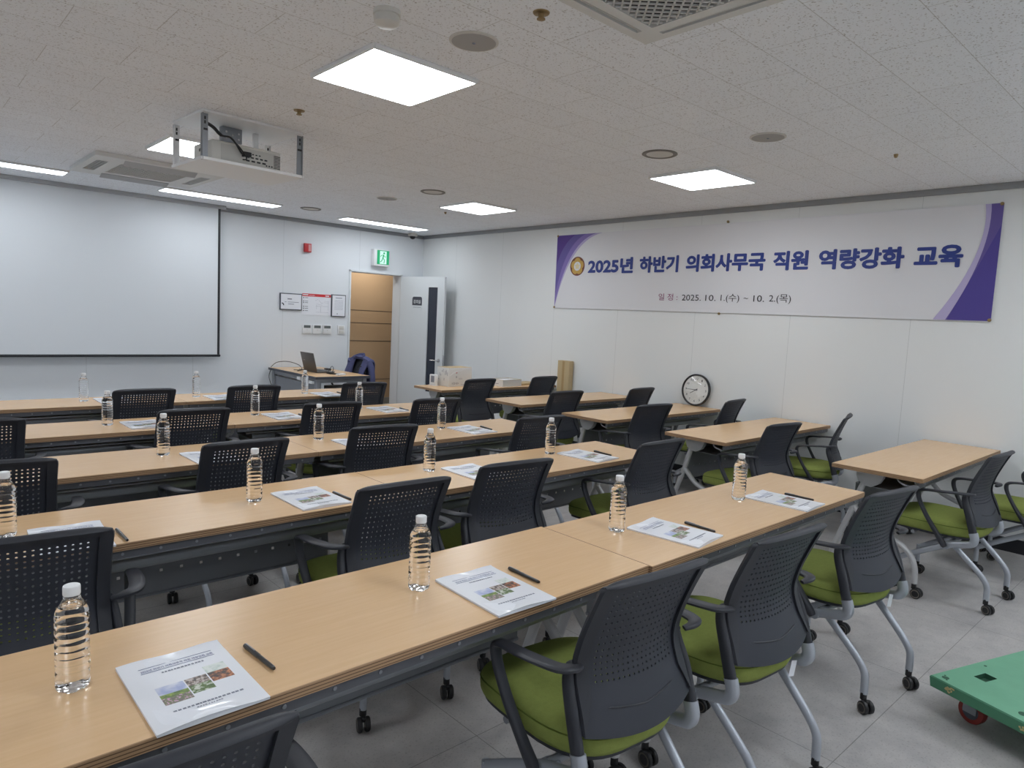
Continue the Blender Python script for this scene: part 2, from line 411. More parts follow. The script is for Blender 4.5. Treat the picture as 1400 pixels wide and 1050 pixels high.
# ------------------------------------------------------------------ ceiling lights
def square_light(x, y, label, s=.57, mat=lamp_glow):
    t = thing('ceiling_light', label, 'ceiling light', (x, y, CEIL-.0235), 0, 'square ceiling light panels')
    m = MB(); h = s/2+.008
    m.box((-h+.006, 0, .0115), (.012, 2*h, .023), .002); m.box((h-.006, 0, .0115), (.012, 2*h, .023), .002)
    m.box((0, -h+.006, .0115), (2*h-.024, .012, .023), .002); m.box((0, h-.006, .0115), (2*h-.024, .012, .023), .002)
    m.build('frame', white_plastic, t)
    m = MB(); m.prism(rrect(-s/2+.002, s/2-.002, -s/2+.002, s/2-.002, .018), .002, .014); m.build('diffuser', mat, t)
    return t
square_light(1.874, 2.974, 'large square light panel in the ceiling nearest the camera, left of the banner')
square_light(4.685, 3.024, 'square ceiling light panel above the middle of the purple and white banner')
square_light(4.669, 5.706, 'square ceiling light panel near the front right corner, left of the banner')
square_light(1.79, 5.49, 'square ceiling light panel seen behind the white projector frame')
for x, y in ((1.87, .28), (4.68, .3), (-.95, .28), (-.95, 2.97), (-.95, 5.6), (1.87, -1.25), (4.68, -1.25)):
    square_light(x, y, 'square ceiling light panel behind or beside the camera, outside the picture')
def linear_light(x, y, label, L=1.212, w=.245):
    t = thing('linear_ceiling_light', label, 'ceiling light', (x, y, CEIL-.0185), 0, 'long narrow lights along the front wall')
    m = MB(); m.box((0, -w/2-.006, .009), (L+.024, .012, .018), .002); m.box((0, w/2+.006, .009), (L+.024, .012, .018), .002)
    m.box((-L/2-.006, 0, .009), (.012, w, .018), .002); m.box((L/2+.006, 0, .009), (.012, w, .018), .002)
    m.build('frame', white_plastic, t)
    m = MB(); m.prism(rrect(-L/2+.001, L/2-.001, -w/2+.001, w/2-.001, .03), .002, .012); m.build('diffuser', lamp_glow_cool, t)
linear_light(4.891, 7.872, 'long narrow ceiling light above the door and the exit sign')
linear_light(2.762, 7.721, 'long narrow ceiling light above the right end of the projection screen')
linear_light(.70, 7.664, 'long narrow ceiling light above the left part of the projection screen, at the picture edge')
linear_light(-1.4, 7.6, 'long narrow ceiling light left of the picture')

# ------------------------------------------------------------------ ceiling cassettes
def cassette(x, y, label, open_vanes, G=.27, s0=.36, s1=.445):
    t = thing('air_conditioner', label, 'air conditioner', (x, y, CEIL-.035), 0, 'ceiling cassette air conditioners')
    xs = [-.5, -s1, -s0, -G, G, s0, s1, .5]
    holes = {(3, 3)} | {(1, 3), (5, 3), (3, 1), (3, 5)}
    m = MB()
    for i in range(7):
        for j in range(7):
            if (i, j) in holes: continue
            m.box(((xs[i]+xs[i+1])/2, (xs[j]+xs[j+1])/2, .0165), (xs[i+1]-xs[i], xs[j+1]-xs[j], .033))
    bmesh.ops.remove_doubles(m.bm, verts=m.bm.verts[:], dist=1e-5)
    m.build('panel', ac_white, t, 0)
    boxobj('recess_plate', (0, 0, .031), (.9, .9, .004), ac_dark, t)
    m = MB(); k = -2*G
    while k <= 2*G:                                   # diagonal lattice clipped to the square
        for s_ in (1, -1):
            a = max(-G, -G-k); b_ = min(G, G-k)
            if b_-a > .01: m.sweep([(s_*a, a+k, .006), (s_*b_, b_+k, .006)], .0042, 4)
        k += .05 if G < .3 else .042
    m.build('intake_grille', ac_white, t, 0)
    for q, opened in zip(range(4), open_vanes):
        m = MB(); A = Matrix.Rotation(q*PI/2, 3, 'Z')
        if opened:
            R = A @ Matrix.Rotation(math.radians(-22 if q == 0 else 16), 3, 'X')
            m.box(A @ V(0, -.405, -.014), (.56, .088, .006), .002, R)
        else:
            for e in ((-.025, 0, .025) if G < .3 else (0,)): m.box(A @ V(0, -(s0+s1)/2+e, .012), (2*G-.01, .005, .016), 0, A)
        m.build('air_vane', ac_grey if opened else ac_white, t, 0)
cassette(1.775, 6.78, 'square ceiling air conditioner with open flaps beside the projection screen', (True, False, True, False))
cassette(1.77, 1.27, 'square ceiling air conditioner partly cut off by the top of the picture', (False, False, False, False), .39, .435, .46)

# ------------------------------------------------------------------ small ceiling fittings
def puck(name, label, cat, x, y, prof, mat, group=None, extra=None):
    m = MB(); m.lathe(prof, 28); o = m.build(name, mat); o.location = (x, y, CEIL); tag(o, label, cat, group)
    if extra: extra(o)
    return o
o = puck('smoke_detector', 'round white smoke detector beside the largest ceiling light', 'smoke detector', 1.458, 2.379,
     [(.0, 0), (.052, 0), (.052, -.016), (.046, -.018), (.046, -.022), (.050, -.024), (.048, -.046), (.036, -.056), (0, -.058)], cream_plastic)
def spk_extra(o):
    m = MB(); m.lathe([(0, -.0055), (.093, -.0055), (.093, -.0075), (0, -.0095)], 28); m.build('speaker_mesh', speaker_grey, o)
    m = MB(); m.lathe([(0, -.009), (.008, -.009), (.006, -.0125), (0, -.013)], 12); m.build('badge', ink_grey, o)
disc = [(0, 0), (.104, 0), (.104, -.004), (.098, -.007), (0, -.0065)]
for x, y, l in ((1.857, 2.343, 'round grey ceiling speaker behind the largest light panel'), (3.903, 2.093, 'round grey ceiling speaker above the banner, right of the ring fitting'),
                (3.815, 6.119, 'small round ceiling speaker in front of the farthest square light')):
    puck('ceiling_speaker', l, 'speaker', x, y, disc, det_white, 'round ceiling speakers', spk_extra)
def ring_extra(o):
    m = MB(); m.lathe([(0, -.004), (.088, -.004), (.088, -.006), (0, -.008)], 28); m.build('cover_disc', det_white, o)
rg = [(0, 0), (.116, 0), (.118, -.005), (.108, -.010), (.098, -.006), (.096, -.003), (0, -.003)]
for x, y, l in ((3.873, 2.842, 'round ceiling vent with dark ring above the banner title'), (3.858, 5.389, 'round ceiling vent with dark ring left of the farthest square light'),
                (3.703, 7.565, 'round ceiling vent above the red alarm box near the front wall')):
    puck('ceiling_vent', l, 'vent', x, y, rg, M('vent_ring', srgb(128, 124, 120), .5), 'round ceiling vents', ring_extra)
sprk = [(0, 0), (.032, 0), (.030, -.004), (.012, -.006), (.010, -.02), (.016, -.022), (.016, -.025), (0, -.027)]
for x, y, l in ((1.853, 1.941, 'small brass sprinkler head at the top edge near the cut off air conditioner'), (1.834, 3.92, 'small brass sprinkler head right of the projector frame'),
                (4.705, 6.319, 'tiny brass sprinkler head below the farthest square light'), (4.733, 1.667, 'small brass sprinkler head right of the light above the banner')):
    puck('sprinkler', l, 'sprinkler', x, y, sprk if y < 5 and x < 4 else [(0, 0), (.014, 0), (.012, -.01), (.008, -.02), (0, -.022)], brass, 'ceiling sprinkler heads')
t = thing('security_camera', 'small white security camera with dark dome in the front corner under the ceiling', 'camera', (5.70, 8.42, CEIL))
m = MB(); m.box((0, 0, -.022), (.11, .10, .044), .012); m.build('housing', cream_plastic, t)
m = MB(); m.lathe([(0, -.0445), (.042, -.0445), (.04, -.062), (.028, -.078), (0, -.086)], 20); m.build('dome', pen_black, t)

# ------------------------------------------------------------------ projection screen
t = thing('projection_screen', 'wide white projection screen with black border hanging on the front wall', 'projection screen', (0, FRONT-.15, 0))
X0, X1, Z0 = -.12, 2.987, .885
m = MB(); m.box(((X0+X1)/2-.012, 0, (Z0+CEIL-.04)/2+.01), (X1-X0-.03, .003, CEIL-.04-Z0)); m.build('screen_fabric', screen_white, t, 0)
m = MB()
m.box((X1-.0135, 0, (Z0+CEIL-.04)/2+.01), (.027, .0045, CEIL-.04-Z0)); m.box((X0+.0135, 0, (Z0+CEIL-.04)/2+.01), (.027, .0045, CEIL-.04-Z0)); m.build('border', dark_line, t, 0)
m = MB(); m.box(((X0+X1)/2, 0, Z0+.004), (X1-X0+.02, .024, .028), .008); m.build('weight_bar', dark_line, t)
m = MB(); m.box(((X0+X1)/2, 0, CEIL-.02), (X1-X0+.1, .09, .04), .005); m.build('casing', ac_grey, t)

# ------------------------------------------------------------------ projector lift and projector
t = thing('projector_lift', 'white ceiling projector lift frame with four slotted posts', 'projector mount', (1.745, 4.60, CEIL), math.radians(3))
lx, ly = .305, .225; zb = -.285
m = MB(); m.box((0, 0, -.008), (2*lx+.03, 2*ly+.03, .016), .003); m.build('ceiling_plate', white_plastic, t)
for sx in (-1, 1):
    for sy in (-1, 1):
        m = MB(); m.box((sx*lx, sy*ly, (zb-.016)/2-.008), (.036, .005, -zb-.016)); m.box((sx*(lx+.0155), sy*(ly-sy*0), (zb-.016)/2-.008), (.005, .03, -zb-.016))
        m.build('post', steel_grey if sy < 0 else white_plastic, t, 0)
        m2 = MB()
        for z in (-.05, -.075): m2.box((sx*lx, sy*ly-.0035, z), (.009, .002, .018))
        m2.box((sx*lx, sy*ly-.0035, -.115), (.030, .002, .012))
        m2.build('slot', dark_line, bpy.data.objects[t.children[-1].name], 0)
m = MB(); m.box((0, 0, zb-.004), (2*lx+.05, 2*ly+.03, .008), .002)
m.box((0, -ly-.013, zb+.004), (2*lx+.05, .004, .011)); m.box((0, ly+.013, zb+.004), (2*lx+.05, .004, .011)); m.box((-lx-.023, 0, zb+.004), (.004, 2*ly+.03, .011)); m.box((lx+.023, 0, zb+.004), (.004, 2*ly+.03, .011))
m.build('tray', white_plastic, t, 0)
m = MB(); m.box((-.045, .02, -.062), (.13, .05, .092), .004); m.build('motor_bracket', steel_grey, t)
for q in ((-.085, -.05), (-.005, -.05), (-.085, -.085), (-.005, -.085), (-.045, -.065)): m = MB(); m.cyl((q[0], -.006, q[1]), (q[0], -.010, q[1]), .007, 10); m.build('bolt', chrome, t)
m = MB(); m.box((.12, .02, -.07), (.03, .03, .108), .003); m.build('column', white_plastic, t)
p = thing('projector', 'white projector with rear ports sitting in the ceiling frame', 'projector', (1.745, 4.615, CEIL-.2835), math.radians(3))
m = MB(); m.box((0, 0, .08), (.45, .29, .13), .012, seg=3)
for sx in (-.18, .18):
    for sy in (-.11, .11): m.cyl((sx, sy, .0005), (sx, sy, .02), .014, 12)
m.build('body', cream_plastic, p)
m = MB(); m.box((.01, -.1456, .079), (.36, .003, .1), .002); pp = m.build('port_panel', M('port_panel', srgb(196, 195, 190), .5), p)
m = MB()
for i in range(5): m.box((-.01+i*.022, -.1475, .098), (.012, .003, .007), .001)
for i in range(6): m.box((-.03+i*.03, -.1475, .077), (.019, .003, .009), .001)
for i in range(4): m.box((.0+i*.036, -.1475, .055), (.024, .003, .010), .001)
for i in range(3): m.cyl((.125+i*.018, -.146, .045), (.125+i*.018, -.149, .045), .005, 10)
m.build('port', dark_line, pp)
m = MB()
for i in range(9): m.box((.196, -.1462, .04+i*.0095), (.045, .002, .0045))
m.build('vent', ac_dark, p, 0)
m = MB()
for i in range(7): m.box((-.2258, -.06+i*.018, .10), (.0016, .009, .018))
m.build('side_vent', ac_dark, p, 0)
m = MB(); m.cyl((-.09, .14, .08), (-.09, .165, .08), .035, 24); m.build('lens', dark_glass, p)
m = MB()
m.sweep(cr([(1.46, 4.42, 2.60), (1.52, 4.42, 2.575), (1.565, 4.41, 2.535), (1.62, 4.41, 2.532), (1.66, 4.425, 2.505), (1.70, 4.45, 2.47), (1.72, 4.462, 2.455)]), [.010]*13+[.006]*24, 8, up=None)
m.sweep(cr([(1.62, 4.41, 2.53), (1.68, 4.405, 2.48), (1.73, 4.43, 2.43), (1.72, 4.464, 2.425)]), .004, 8, up=None)
m.box((1.745, 4.462, 2.462), (.055, .02, .03), .006)
tag(m.build('projector_cable', cable_black), 'black cable bundle plugged into the back of the projector', 'cable')

# ------------------------------------------------------------------ banner on the right wall
ban = thing('banner', 'long white banner with purple corners and blue Korean title on the right wall', 'banner')
ban.matrix_world = frame_matrix((RIGHT-.010, 5.795, 1.656), (0, -1, 0), (0, 0, 1))
BW, BH = 4.452, .858
m = MB(); nx, ny = 60, 10; g = []
def bz(u, v): return .0012+.0016*math.sin(u*2.1+v*3)*math.sin(v/BH*PI)
for zoff in (0, .0015):
    g.append([[m.bm.verts.new((BW*i/nx, BH*j/ny+.003*math.sin(i/nx*PI)*(1 if j == 0 else 0), bz(BW*i/nx, BH*j/ny)+zoff)) for j in range(ny+1)] for i in range(nx+1)])
for k in (0, 1):
    for i in range(nx):
        for j in range(ny): m.face([g[k][i][j], g[k][i+1][j], g[k][i+1][j+1], g[k][i][j+1]])
for i in range(nx):
    for j in (0, ny): m.face([g[0][i][j], g[0][i+1][j], g[1][i+1][j], g[1][i][j]])
for j in range(ny):
    for i in (0, nx): m.face([g[0][i][j], g[0][i][j+1], g[1][i][j+1], g[1][i][j]])
m.build('banner_cloth', banner_white, ban)
def swoosh(name, pts, mat, z): m = MB(); m.poly([(x, y, z) for x, y in pts]); return m.build(name, mat, ban, 0)
def qbez(a, c, b_, n=14): return [tuple((1-t)**2*p+2*t*(1-t)*q+t*t*r for p, q, r in zip(a, c, b_)) for t in [k/n for k in range(n+1)]]
L0 = -1.656
for k, (ut, vb, cx, cv, mat) in enumerate(((.70, 1.659, .21, 2.455, pur_d), (.615, 1.675, .18, 2.44, pur_c), (.46, 1.80, .13, 2.42, pur_b), (.297, 2.15, .09, 2.42, pur_a))):
    pts = [(.004, 2.511+L0)]+[(u, v+L0) for u, v in qbez((ut, 2.511), (cx, cv), (.012, vb))]
    swoosh('corner_swoosh', pts, mat, .0046+.0004*k)
for k, (pts, mat) in enumerate((
    (qbez((4.335, 2.511), (4.40, 2.16), (4.07, 1.661)), pur_d),
    (qbez((4.372, 2.511), (4.41, 2.16), (4.155, 1.661)), pur_r2),
    (qbez((4.449, 2.36), (4.33, 2.05), (4.165, 1.661)), pur_r))):
    pts = [(u, v+L0) for u, v in pts]+[(4.449, 1.661+L0)]+([(4.449, 2.511+L0)] if k < 2 else [])
    swoosh('corner_swoosh', pts, mat, .0046+.0004*k)
for w, u0, u1 in (('2025년', .512, 1.157), ('하반기', 1.238, 1.73), ('의회사무국', 1.814, 2.663), ('직원', 2.734, 3.062), ('역량강화', 3.147, 3.827), ('교육', 3.895, 4.231)): text_part('title_word', [(w, u0+.006+dx, 2.060+L0+dy, u1-u0-.012, .164, .020) for dx, dy in ((-.005, 0), (.005, 0), (0, .004), (0, -.004))], navy_text, ban, .0056)
text_part('date_heading', [('일 정 :', 1.512, 1.77+L0, .232, .07, 0)], plum_text, ban, .0056)
for w, u0, u1, v0, v1 in (('2025.', 1.796, 2.016, 1.772, 1.831), ('10.', 2.066, 2.18, 1.772, 1.831), ('1.(수)', 2.234, 2.43, 1.757, 1.842), ('~', 2.475, 2.52, 1.796, 1.808), ('10.', 2.573, 2.68, 1.772, 1.831), ('2.(목)', 2.727, 2.933, 1.757, 1.842)): text_part('date_word', [(w, u0, v0+L0, u1-u0, v1-v0, 0)], ink_black, ban, .0056)
def star(n, r0, r1, a0): return [((r0 if k % 2 == 0 else r1)*math.cos(a0+PI*k/n), (r0 if k % 2 == 0 else r1)*math.sin(a0+PI*k/n)) for k in range(2*n)]
m = MB(); m.prism([(.348+.112*math.cos(a*PI/20), .489+.110*math.sin(a*PI/20)) for a in range(40)], .0048, .0054); em = m.build('emblem', maroon, ban)
fl = []
for a in range(100):
    th = 2*PI*a/100; r = .078+.020*abs(math.cos(2.5*(th-PI/2)))**.6; fl.append((.348+r*math.cos(th), .489+r*math.sin(th)))
m = MB(); m.prism(fl, .0054, .0060); m.build('petals', gold, em)
m = MB(); m.prism([(.348+x, .489+y) for x, y in [(.052*math.cos(a*PI/15), .052*math.sin(a*PI/15)) for a in range(30)]], .0060, .0066); m.build('centre', banner_white, em)
m = MB(); m.prism([(.348+x, .489+y) for x, y in star(5, .044, .024, PI/2)], .0066, .0070); m.build('star', M('emblem_pale_gold', srgb(226, 214, 170), .5), em)
for u, v in ((.015, .85), (.012, .01), (4.437, .85), (4.44, .012), (2.25, .87), (2.23, -.005)):
    m = MB(); m.lathe([(0, .001), (.013, .001), (.012, .008), (.006, .010), (0, .010)], 14, (u, v, .004)); m.build('fixing_pin', brass, ban)

# ------------------------------------------------------------------ front wall fittings
def wallthing(name, label, cat, x0, x1, z0, z1, d, mat, group=None, bev=.003):
    o = boxobj(name, (0, -d/2, 0), (x1-x0, d, z1-z0), mat, None, bev); o.location = ((x0+x1)/2, FRONT-.0005, (z0+z1)/2); return tag(o, label, cat, group)
o = wallthing('fire_alarm', 'small red fire alarm box high on the front wall', 'fire alarm', 4.10, 4.195, 2.235, 2.347, .04, red_box)
boxobj('alarm_plate', (.022, -.041, 0), (.035, .003, .085), M('alarm_pale', srgb(214, 150, 150), .5), o)
t = thing('exit_sign', 'green lit emergency exit sign with running figure above the doorway', 'exit sign', (5.235, FRONT-.0005, 2.262))
m = MB(); m.box((0, -.04, 0), (.25, .08, .235), .006); m.build('case', white_plastic, t)
m = MB(); m.box((.022, -.081, .006), (.196, .004, .196), .001); pn = m.build('panel', exit_green, t)
m = MB(); m.box((.022, -.0838, .004), (.108, .002, .178)); m.build('doorway_field', exit_white, pn, 0)
m = MB(); Y = -.0852
m.sweep([(.030, Y, .062), (.0301, Y, .063)], .0135, 10, up=V(0, 1, 0))
def limb(pts, w): m.sweep([(x, Y, z) for x, z in pts], (w, .0008), 6, up=V(0, 1, 0))
m.lathe([(0, Y-.0008), (.014, Y-.0008), (.014, Y+.0008), (0, Y+.0008)], 14, (.034, 0, .066), 'y')
limb([(.028, .045), (.016, -.005)], .010); limb([(.024, .04), (-.008, .034), (-.022, .012)], .005); limb([(.028, .038), (.05, .014), (.066, .022)], .005)
limb([(.016, -.002), (.044, -.03), (.034, -.075)], .0065); limb([(.014, -.004), (-.002, -.04), (-.026, -.062)], .0065)
m.build('running_figure', exit_green, pn)
o = wallthing('notice_frame', 'small landscape notice in a dark frame, left of the red headed poster', 'notice', 3.787, 4.086, 1.470, 1.687, .018, sign_dark, 'notices beside the doorway', .002)
boxobj('sheet', (0, -.0188, 0), (.275, .0016, .193), paper, o)
m = MB(); m.box((-.02, -.0199, .035), (.06, .0006, .014)); m.box((.03, -.0199, -.005), (.15, .0006, .006)); m.box((0, -.0199, -.03), (.08, .0006, .008)); m.box((-.075, -.0199, -.005), (.025, .0006, .006)); m.build('print', ink_grey, o, 0)
m = MB(); m.sweep([(-.125, -.02, -.02), (-.105, -.02, -.03), (-.1, -.02, -.05)], (.008, .0004), 6, up=V(0, 1, 0)); m.build('mark', ink_black, o)
o = wallthing('poster', 'white poster with a red heading band between two framed notices', 'poster', 4.094, 4.509, 1.418, 1.698, .003, paper, 'notices beside the doorway', 0)
m = MB(); m.box((0, -.0036, .122), (.412, .0012, .036)); hb = m.build('heading_band', red_band, o, 0)
for q, d in (((-.16, -.0044, .124), (.075, .0006, .012)), ((-.07, -.0044, .120), (.08, .0006, .005)), ((.15, -.0044, .121), (.055, .0006, .012))): boxobj('heading_mark', q, d, paper, hb)
m = MB()
for z in (.085, .04, .02, -.03, -.055, -.085): m.box((-.185, -.0034, z), (.012, .0008, .012)); m.box((-.145, -.0034, z), (.045, .0008, .005))
m.build('symbols', ink_black, o, 0)
m = MB()
for a, b_, c, d in ((-.02, .05, .02, .07), (.03, .06, .07, .02), (.07, .02, .10, .03), (0, .01, .08, -.005), (.11, .05, .17, .05), (.11, .03, .17, .03), (-.01, -.02, .17, -.02), (.0, -.06, .0, .0), (.17, -.07, .17, .06), (-.01, -.1, .17, -.1), (.06, -.02, .06, -.1)):
    m.sweep([(a, -.0034, b_), (c, -.0034, d)], (.0012, .0004), 4, up=V(0, 1, 0))
m.build('floor_plan', ink_grey, o, 0)
o = wallthing('notice_frame', 'portrait notice in a thin dark frame, right of the red headed poster', 'notice', 4.512, 4.724, 1.408, 1.708, .018, sign_dark, 'notices beside the doorway', .002)
boxobj('sheet', (0, -.0188, 0), (.19, .0016, .278), paper, o)
m = MB(); m.box((0, -.0199, .105), (.10, .0006, .008)); m.box((-.02, -.0199, -.11), (.014, .0006, .012))
for k in range(7): m.box((0, -.0199, .07-.02*k), (.13, .0006, .003))
m.build('print', ink_grey, o, 0)
for x0, x1, w in ((4.103, 4.228, 'leftmost, directly below the red headed poster'), (4.249, 4.374, 'middle one of three'), (4.395, 4.518, 'rightmost of three, nearest the plain switch')):
    o = wallthing('thermostat', 'white wall controller with grey display, '+w, 'thermostat', x0, x1, 1.170, 1.289, .02, white_plastic, 'wall controllers beside the doorway')
    boxobj('display', (0, -.0205, .034), (.094, .002, .036), M('lcd_grey', srgb(96, 102, 102), .35), o)
    m = MB(); m.cyl((0, -.0195, -.01), (0, -.0215, -.01), .006, 12); m.build('button', cream_plastic, o)
o = wallthing('light_switch', 'plain white light switch next to the door frame', 'light switch', 4.615, 4.727, 1.168, 1.292, .012, white_plastic)
for z in (.028, -.028): boxobj('rocker', (0, -.0125, z), (.07, .004, .046), cream_plastic, o, .001)

# ------------------------------------------------------------------ chair
UPR = [(.088, .430), (.100, .47), (.122, .54), (.146, .60), (.156, .635), (.150, .67), (.132, .725), (.104, .79), (.076, .845), (.060, .876)]   # (y, z) of the side members
def back_yz(v):                                     # v = 0 lower edge .. 1 upper edge of the shell
    P = [(.088, .478), (.112, .54), (.138, .60), (.145, .65), (.130, .715), (.103, .785), (.076, .84), (.056, .882)]
    pts = back_yz.c; f = v*(len(pts)-1); i = min(int(f), len(pts)-2); t = f-i
    return tuple(a+(b_-a)*t for a, b_ in zip(pts[i], pts[i+1]))
back_yz.c = cr([(.088, .478), (.112, .54), (.138, .60), (.145, .65), (.130, .715), (.103, .785), (.078, .842), (.060, .882)], 6)
def back_pt(u, v, off=0.):                          # u -1..1 ; off > 0 goes to the rear
    y, z = back_yz(v); hw = .206-.006*math.sin(v*PI)-.004*v
    y -= (.040*(1-v)+.020*v)*(1-u*u)
    z -= .022*(1-u*u)*(1-v)**2                      # the lower edge sags in the middle
    z -= .006*u*u*v*v
    return (u*hw, y-off, z)
def make_chair():
    root = thing('nesting_chair', 'chair', 'chair')
    # seat cushion
    m = MB(); rings = []
    def outline(sc, z):
        ps = []
        for k in range(44):
            a = 2*PI*k/44; ca, sa = math.cos(a), math.sin(a)
            x = math.copysign(abs(ca)**.55, ca)*.232*sc; y = math.copysign(abs(sa)**.55, sa)*.264*sc
            wy = max(0, y/.264); zz = z-.030*wy**3+.006*(1-(x/.232)**2)*(z > .45)
            if y < 0: x *= 1-.13*(-y/.264)**2
            ps.append((x, .338+y, zz))
        return ps
    prof = ((.90, .390), (.965, .396), (.992, .412), (1.0, .434), (.99, .452), (.965, .463), (.92, .470), (.80, .475), (.5, .477), (.15, .477))
    for sc, z in prof: rings.append(m.ring(outline(sc, z)))
    m.loft(rings); seat = m.build('seat', green_cloth, root, 60)
    m = MB(); ps = outline(.998, .4475); m.sweep(ps+ps[:1], .0022, 6, up=None, caps=False); m.build('piping', green_dark, seat)
    m = MB(); m.loft([m.ring(outline(.84, .376)), m.ring(outline(.94, .382)), m.ring(outline(.94, .392))]); m.build('seat_pan', black_plastic, root)
    # perforated shell
    m = MB(); NU, NV = 17, 15; U0, V0, V1 = .76, .26, .885
    us = [-1+.0, -.88]+[-U0+2*U0*i/NU for i in range(NU+1)]+[.88, 1]; vs = [0, .06, .12, .18]+[V0+(V1-V0)*j/NV for j in range(NV+1)]+[.92, .96, 1]
    offs = (-.0025, .0025); cache = {}
    def vert(u, v, k):
        key = (round(u, 5), round(v, 5), k)
        if key not in cache: cache[key] = m.bm.verts.new(back_pt(u, v, offs[k]))
        return cache[key]
    for i in range(len(us)-1):
        for j in range(len(vs)-1):
            u0, u1, v0, v1 = us[i], us[i+1], vs[j], vs[j+1]
            if 2 <= i < 2+NU and 4 <= j < 4+NV:
                um, vm = (u0+u1)/2, (v0+v1)/2
                ring8 = [(u0, v0), (um, v0), (u1, v0), (u1, vm), (u1, v1), (um, v1), (u0, v1), (u0, vm)]
                hole = [(um+(u1-u0)*.20*math.cos(math.radians(225+45*k)), vm+(v1-v0)*.19*math.sin(math.radians(225+45*k))) for k in range(8)]
                H = []
                for k in (0, 1):
                    O = [vert(a, b_, k) for a, b_ in ring8]; I = [m.bm.verts.new(back_pt(a, b_, offs[k])) for a, b_ in hole]; H.append(I)
                    for q in range(8): m.face([O[q], O[(q+1) % 8], I[(q+1) % 8], I[q]])
                for q in range(8): m.face([H[0][q], H[0][(q+1) % 8], H[1][(q+1) % 8], H[1][q]])
            else:
                inner_u = [u0, u1]; inner_v = [v0, v1]
                if 2 <= i < 2+NU: inner_u = [u0, (u0+u1)/2, u1]
                if 4 <= j < 4+NV: inner_v = [v0, (v0+v1)/2, v1]
                for k in (0, 1):
                    lp = [(a, v0) for a in inner_u]+[(u1, b_) for b_ in inner_v[1:]]+[(a, v1) for a in inner_u[::-1][1:]]+[(u0, b_) for b_ in inner_v[::-1][1:-1]]
                    m.face([vert(a, b_, k) for a, b_ in lp])
    shell = m.build('backrest', black_panel, root, 50)
    # raised rim of the shell (thicker border) with a lip along the top
    m = MB(); n = 30
    out, inn = [], []
    def sr(u, v): return u, v
    loop_o = []; loop_i = []
    S = 14
    for k in range(S+1): loop_o.append((-1, .02+.90*k/S)); loop_i.append((-.845, .20+.72*k/S))
    for a in (25, 50, 75): loop_o.append((-.94-.06*math.cos(math.radians(a)), .92+.08*math.sin(math.radians(a)))); loop_i.append((-.845, .92))
    for k in range(S+1): loop_o.append((-.94+1.88*k/S, 1.0)); loop_i.append((-.845+1.69*k/S, .92))
    for a in (75, 50, 25): loop_o.append((.94+.06*math.cos(math.radians(a)), .92+.08*math.sin(math.radians(a)))); loop_i.append((.845, .92))
    for k in range(S+1): loop_o.append((1, .92-.90*k/S)); loop_i.append((.845, .92-.72*k/S))
    rr = [m.ring([back_pt(u*1.012, v, -.006) for u, v in loop_o]), m.ring([back_pt(u*1.03, v, .004) for u, v in loop_o]), m.ring([back_pt(u*1.012, v, .0125) for u, v in loop_o]),
          m.ring([back_pt(u, v, .0115) for u, v in loop_i]), m.ring([back_pt(u, v, .0022) for u, v in loop_i]), m.ring([back_pt(u, v, -.0035) for u, v in loop_i]), m.ring([back_pt(u, v, -.006) for u, v in loop_i])]
    for a, b_ in zip(rr, rr[1:]+rr[:1]):
        for q in range(len(a)-1): m.face([a[q], a[q+1], b_[q+1], b_[q]])
    for e in (0, -1): m.face([r_[e] for r_ in rr])
    lip = [back_pt(-.985+1.97*k/24, 1.0-.02*(abs(k-12)/12)**8, .008) for k in range(25)]
    m.sweep([(x, y, z+.002) for x, y, z in lip], [(.013-.008*(abs(k-12)/12)**10, .0085-.004*(abs(k-12)/12)**10) for k in range(25)], 10, up=V(0, -.45, .9))
    cr_ = [back_pt(-.62+1.24*k/20, .15-.02*(1-abs(k-10)/10), .0035) for k in range(21)]
    m.sweep(cr_, [.0006]+[.0028]*19+[.0006], 6)
    m.build('back_frame', black_plastic, root, 45)
    for s_ in (-1, 1):
        # back uprights
        m = MB(); pts = cr([(s_*(.222-.019*max(0, i-2)/3), y-.004*max(0, i-3), z) for i, (y, z) in enumerate(UPR[:5]+[(.150, .648)])], 4)
        wd = [(.013-.006*(i/(len(pts)-1))**3, .020-.009*(i/(len(pts)-1))**2) for i in range(len(pts))]
        m.sweep(pts, wd, 12, up=V(0, 1, 0), sq=.7); m.build('back_upright', black_plastic, root)
        # armrest: pad, corner and strut in one moulding
        m = MB()
        path = [(s_*.204, .118, .652), (s_*.232, .110, .659), (s_*.264, .130, .660), (s_*.279, .19, .657), (s_*.285, .26, .651), (s_*.286, .325, .645), (s_*.285, .358, .634), (s_*.283, .365, .608),
                (s_*.281, .352, .566), (s_*.275, .312, .490), (s_*.264, .258, .405), (s_*.254, .222, .348), (s_*.252, .212, .333)]
        sec = [(.010, .006), (.016, .008), (.021, .008), (.023, .007), (.023, .0065), (.021, .007), (.0185, .010), (.017, .0115), (.0165, .010), (.0165, .0105), (.0165, .013), (.0165, .0155), (.012, .012)]
        pp = cr(path, 4); ss = cr(sec, 4)
        # keep the section's wide side horizontal across the arm by an up vector in the arm's plane
        rings = []
        for i, p_ in enumerate(pp):
            t_ = (V(*pp[min(i+1, len(pp)-1)])-V(*pp[max(i-1, 0)])).normalized()
            side = t_.cross(V(0, 0, 1)).normalized() if i <= 12 else (V(1, 0, 0)-t_*t_.x).normalized()
            nn = side.cross(t_); ring_ = []
            for k in range(12):
                a = 2*PI*(k+.5)/12; ca, sa = math.cos(a), math.sin(a)
                ring_.append(V(*p_)+side*math.copysign(abs(ca)**.7, ca)*ss[i][0]+nn*math.copysign(abs(sa)**.7, sa)*ss[i][1])
            rings.append(m.ring(ring_))
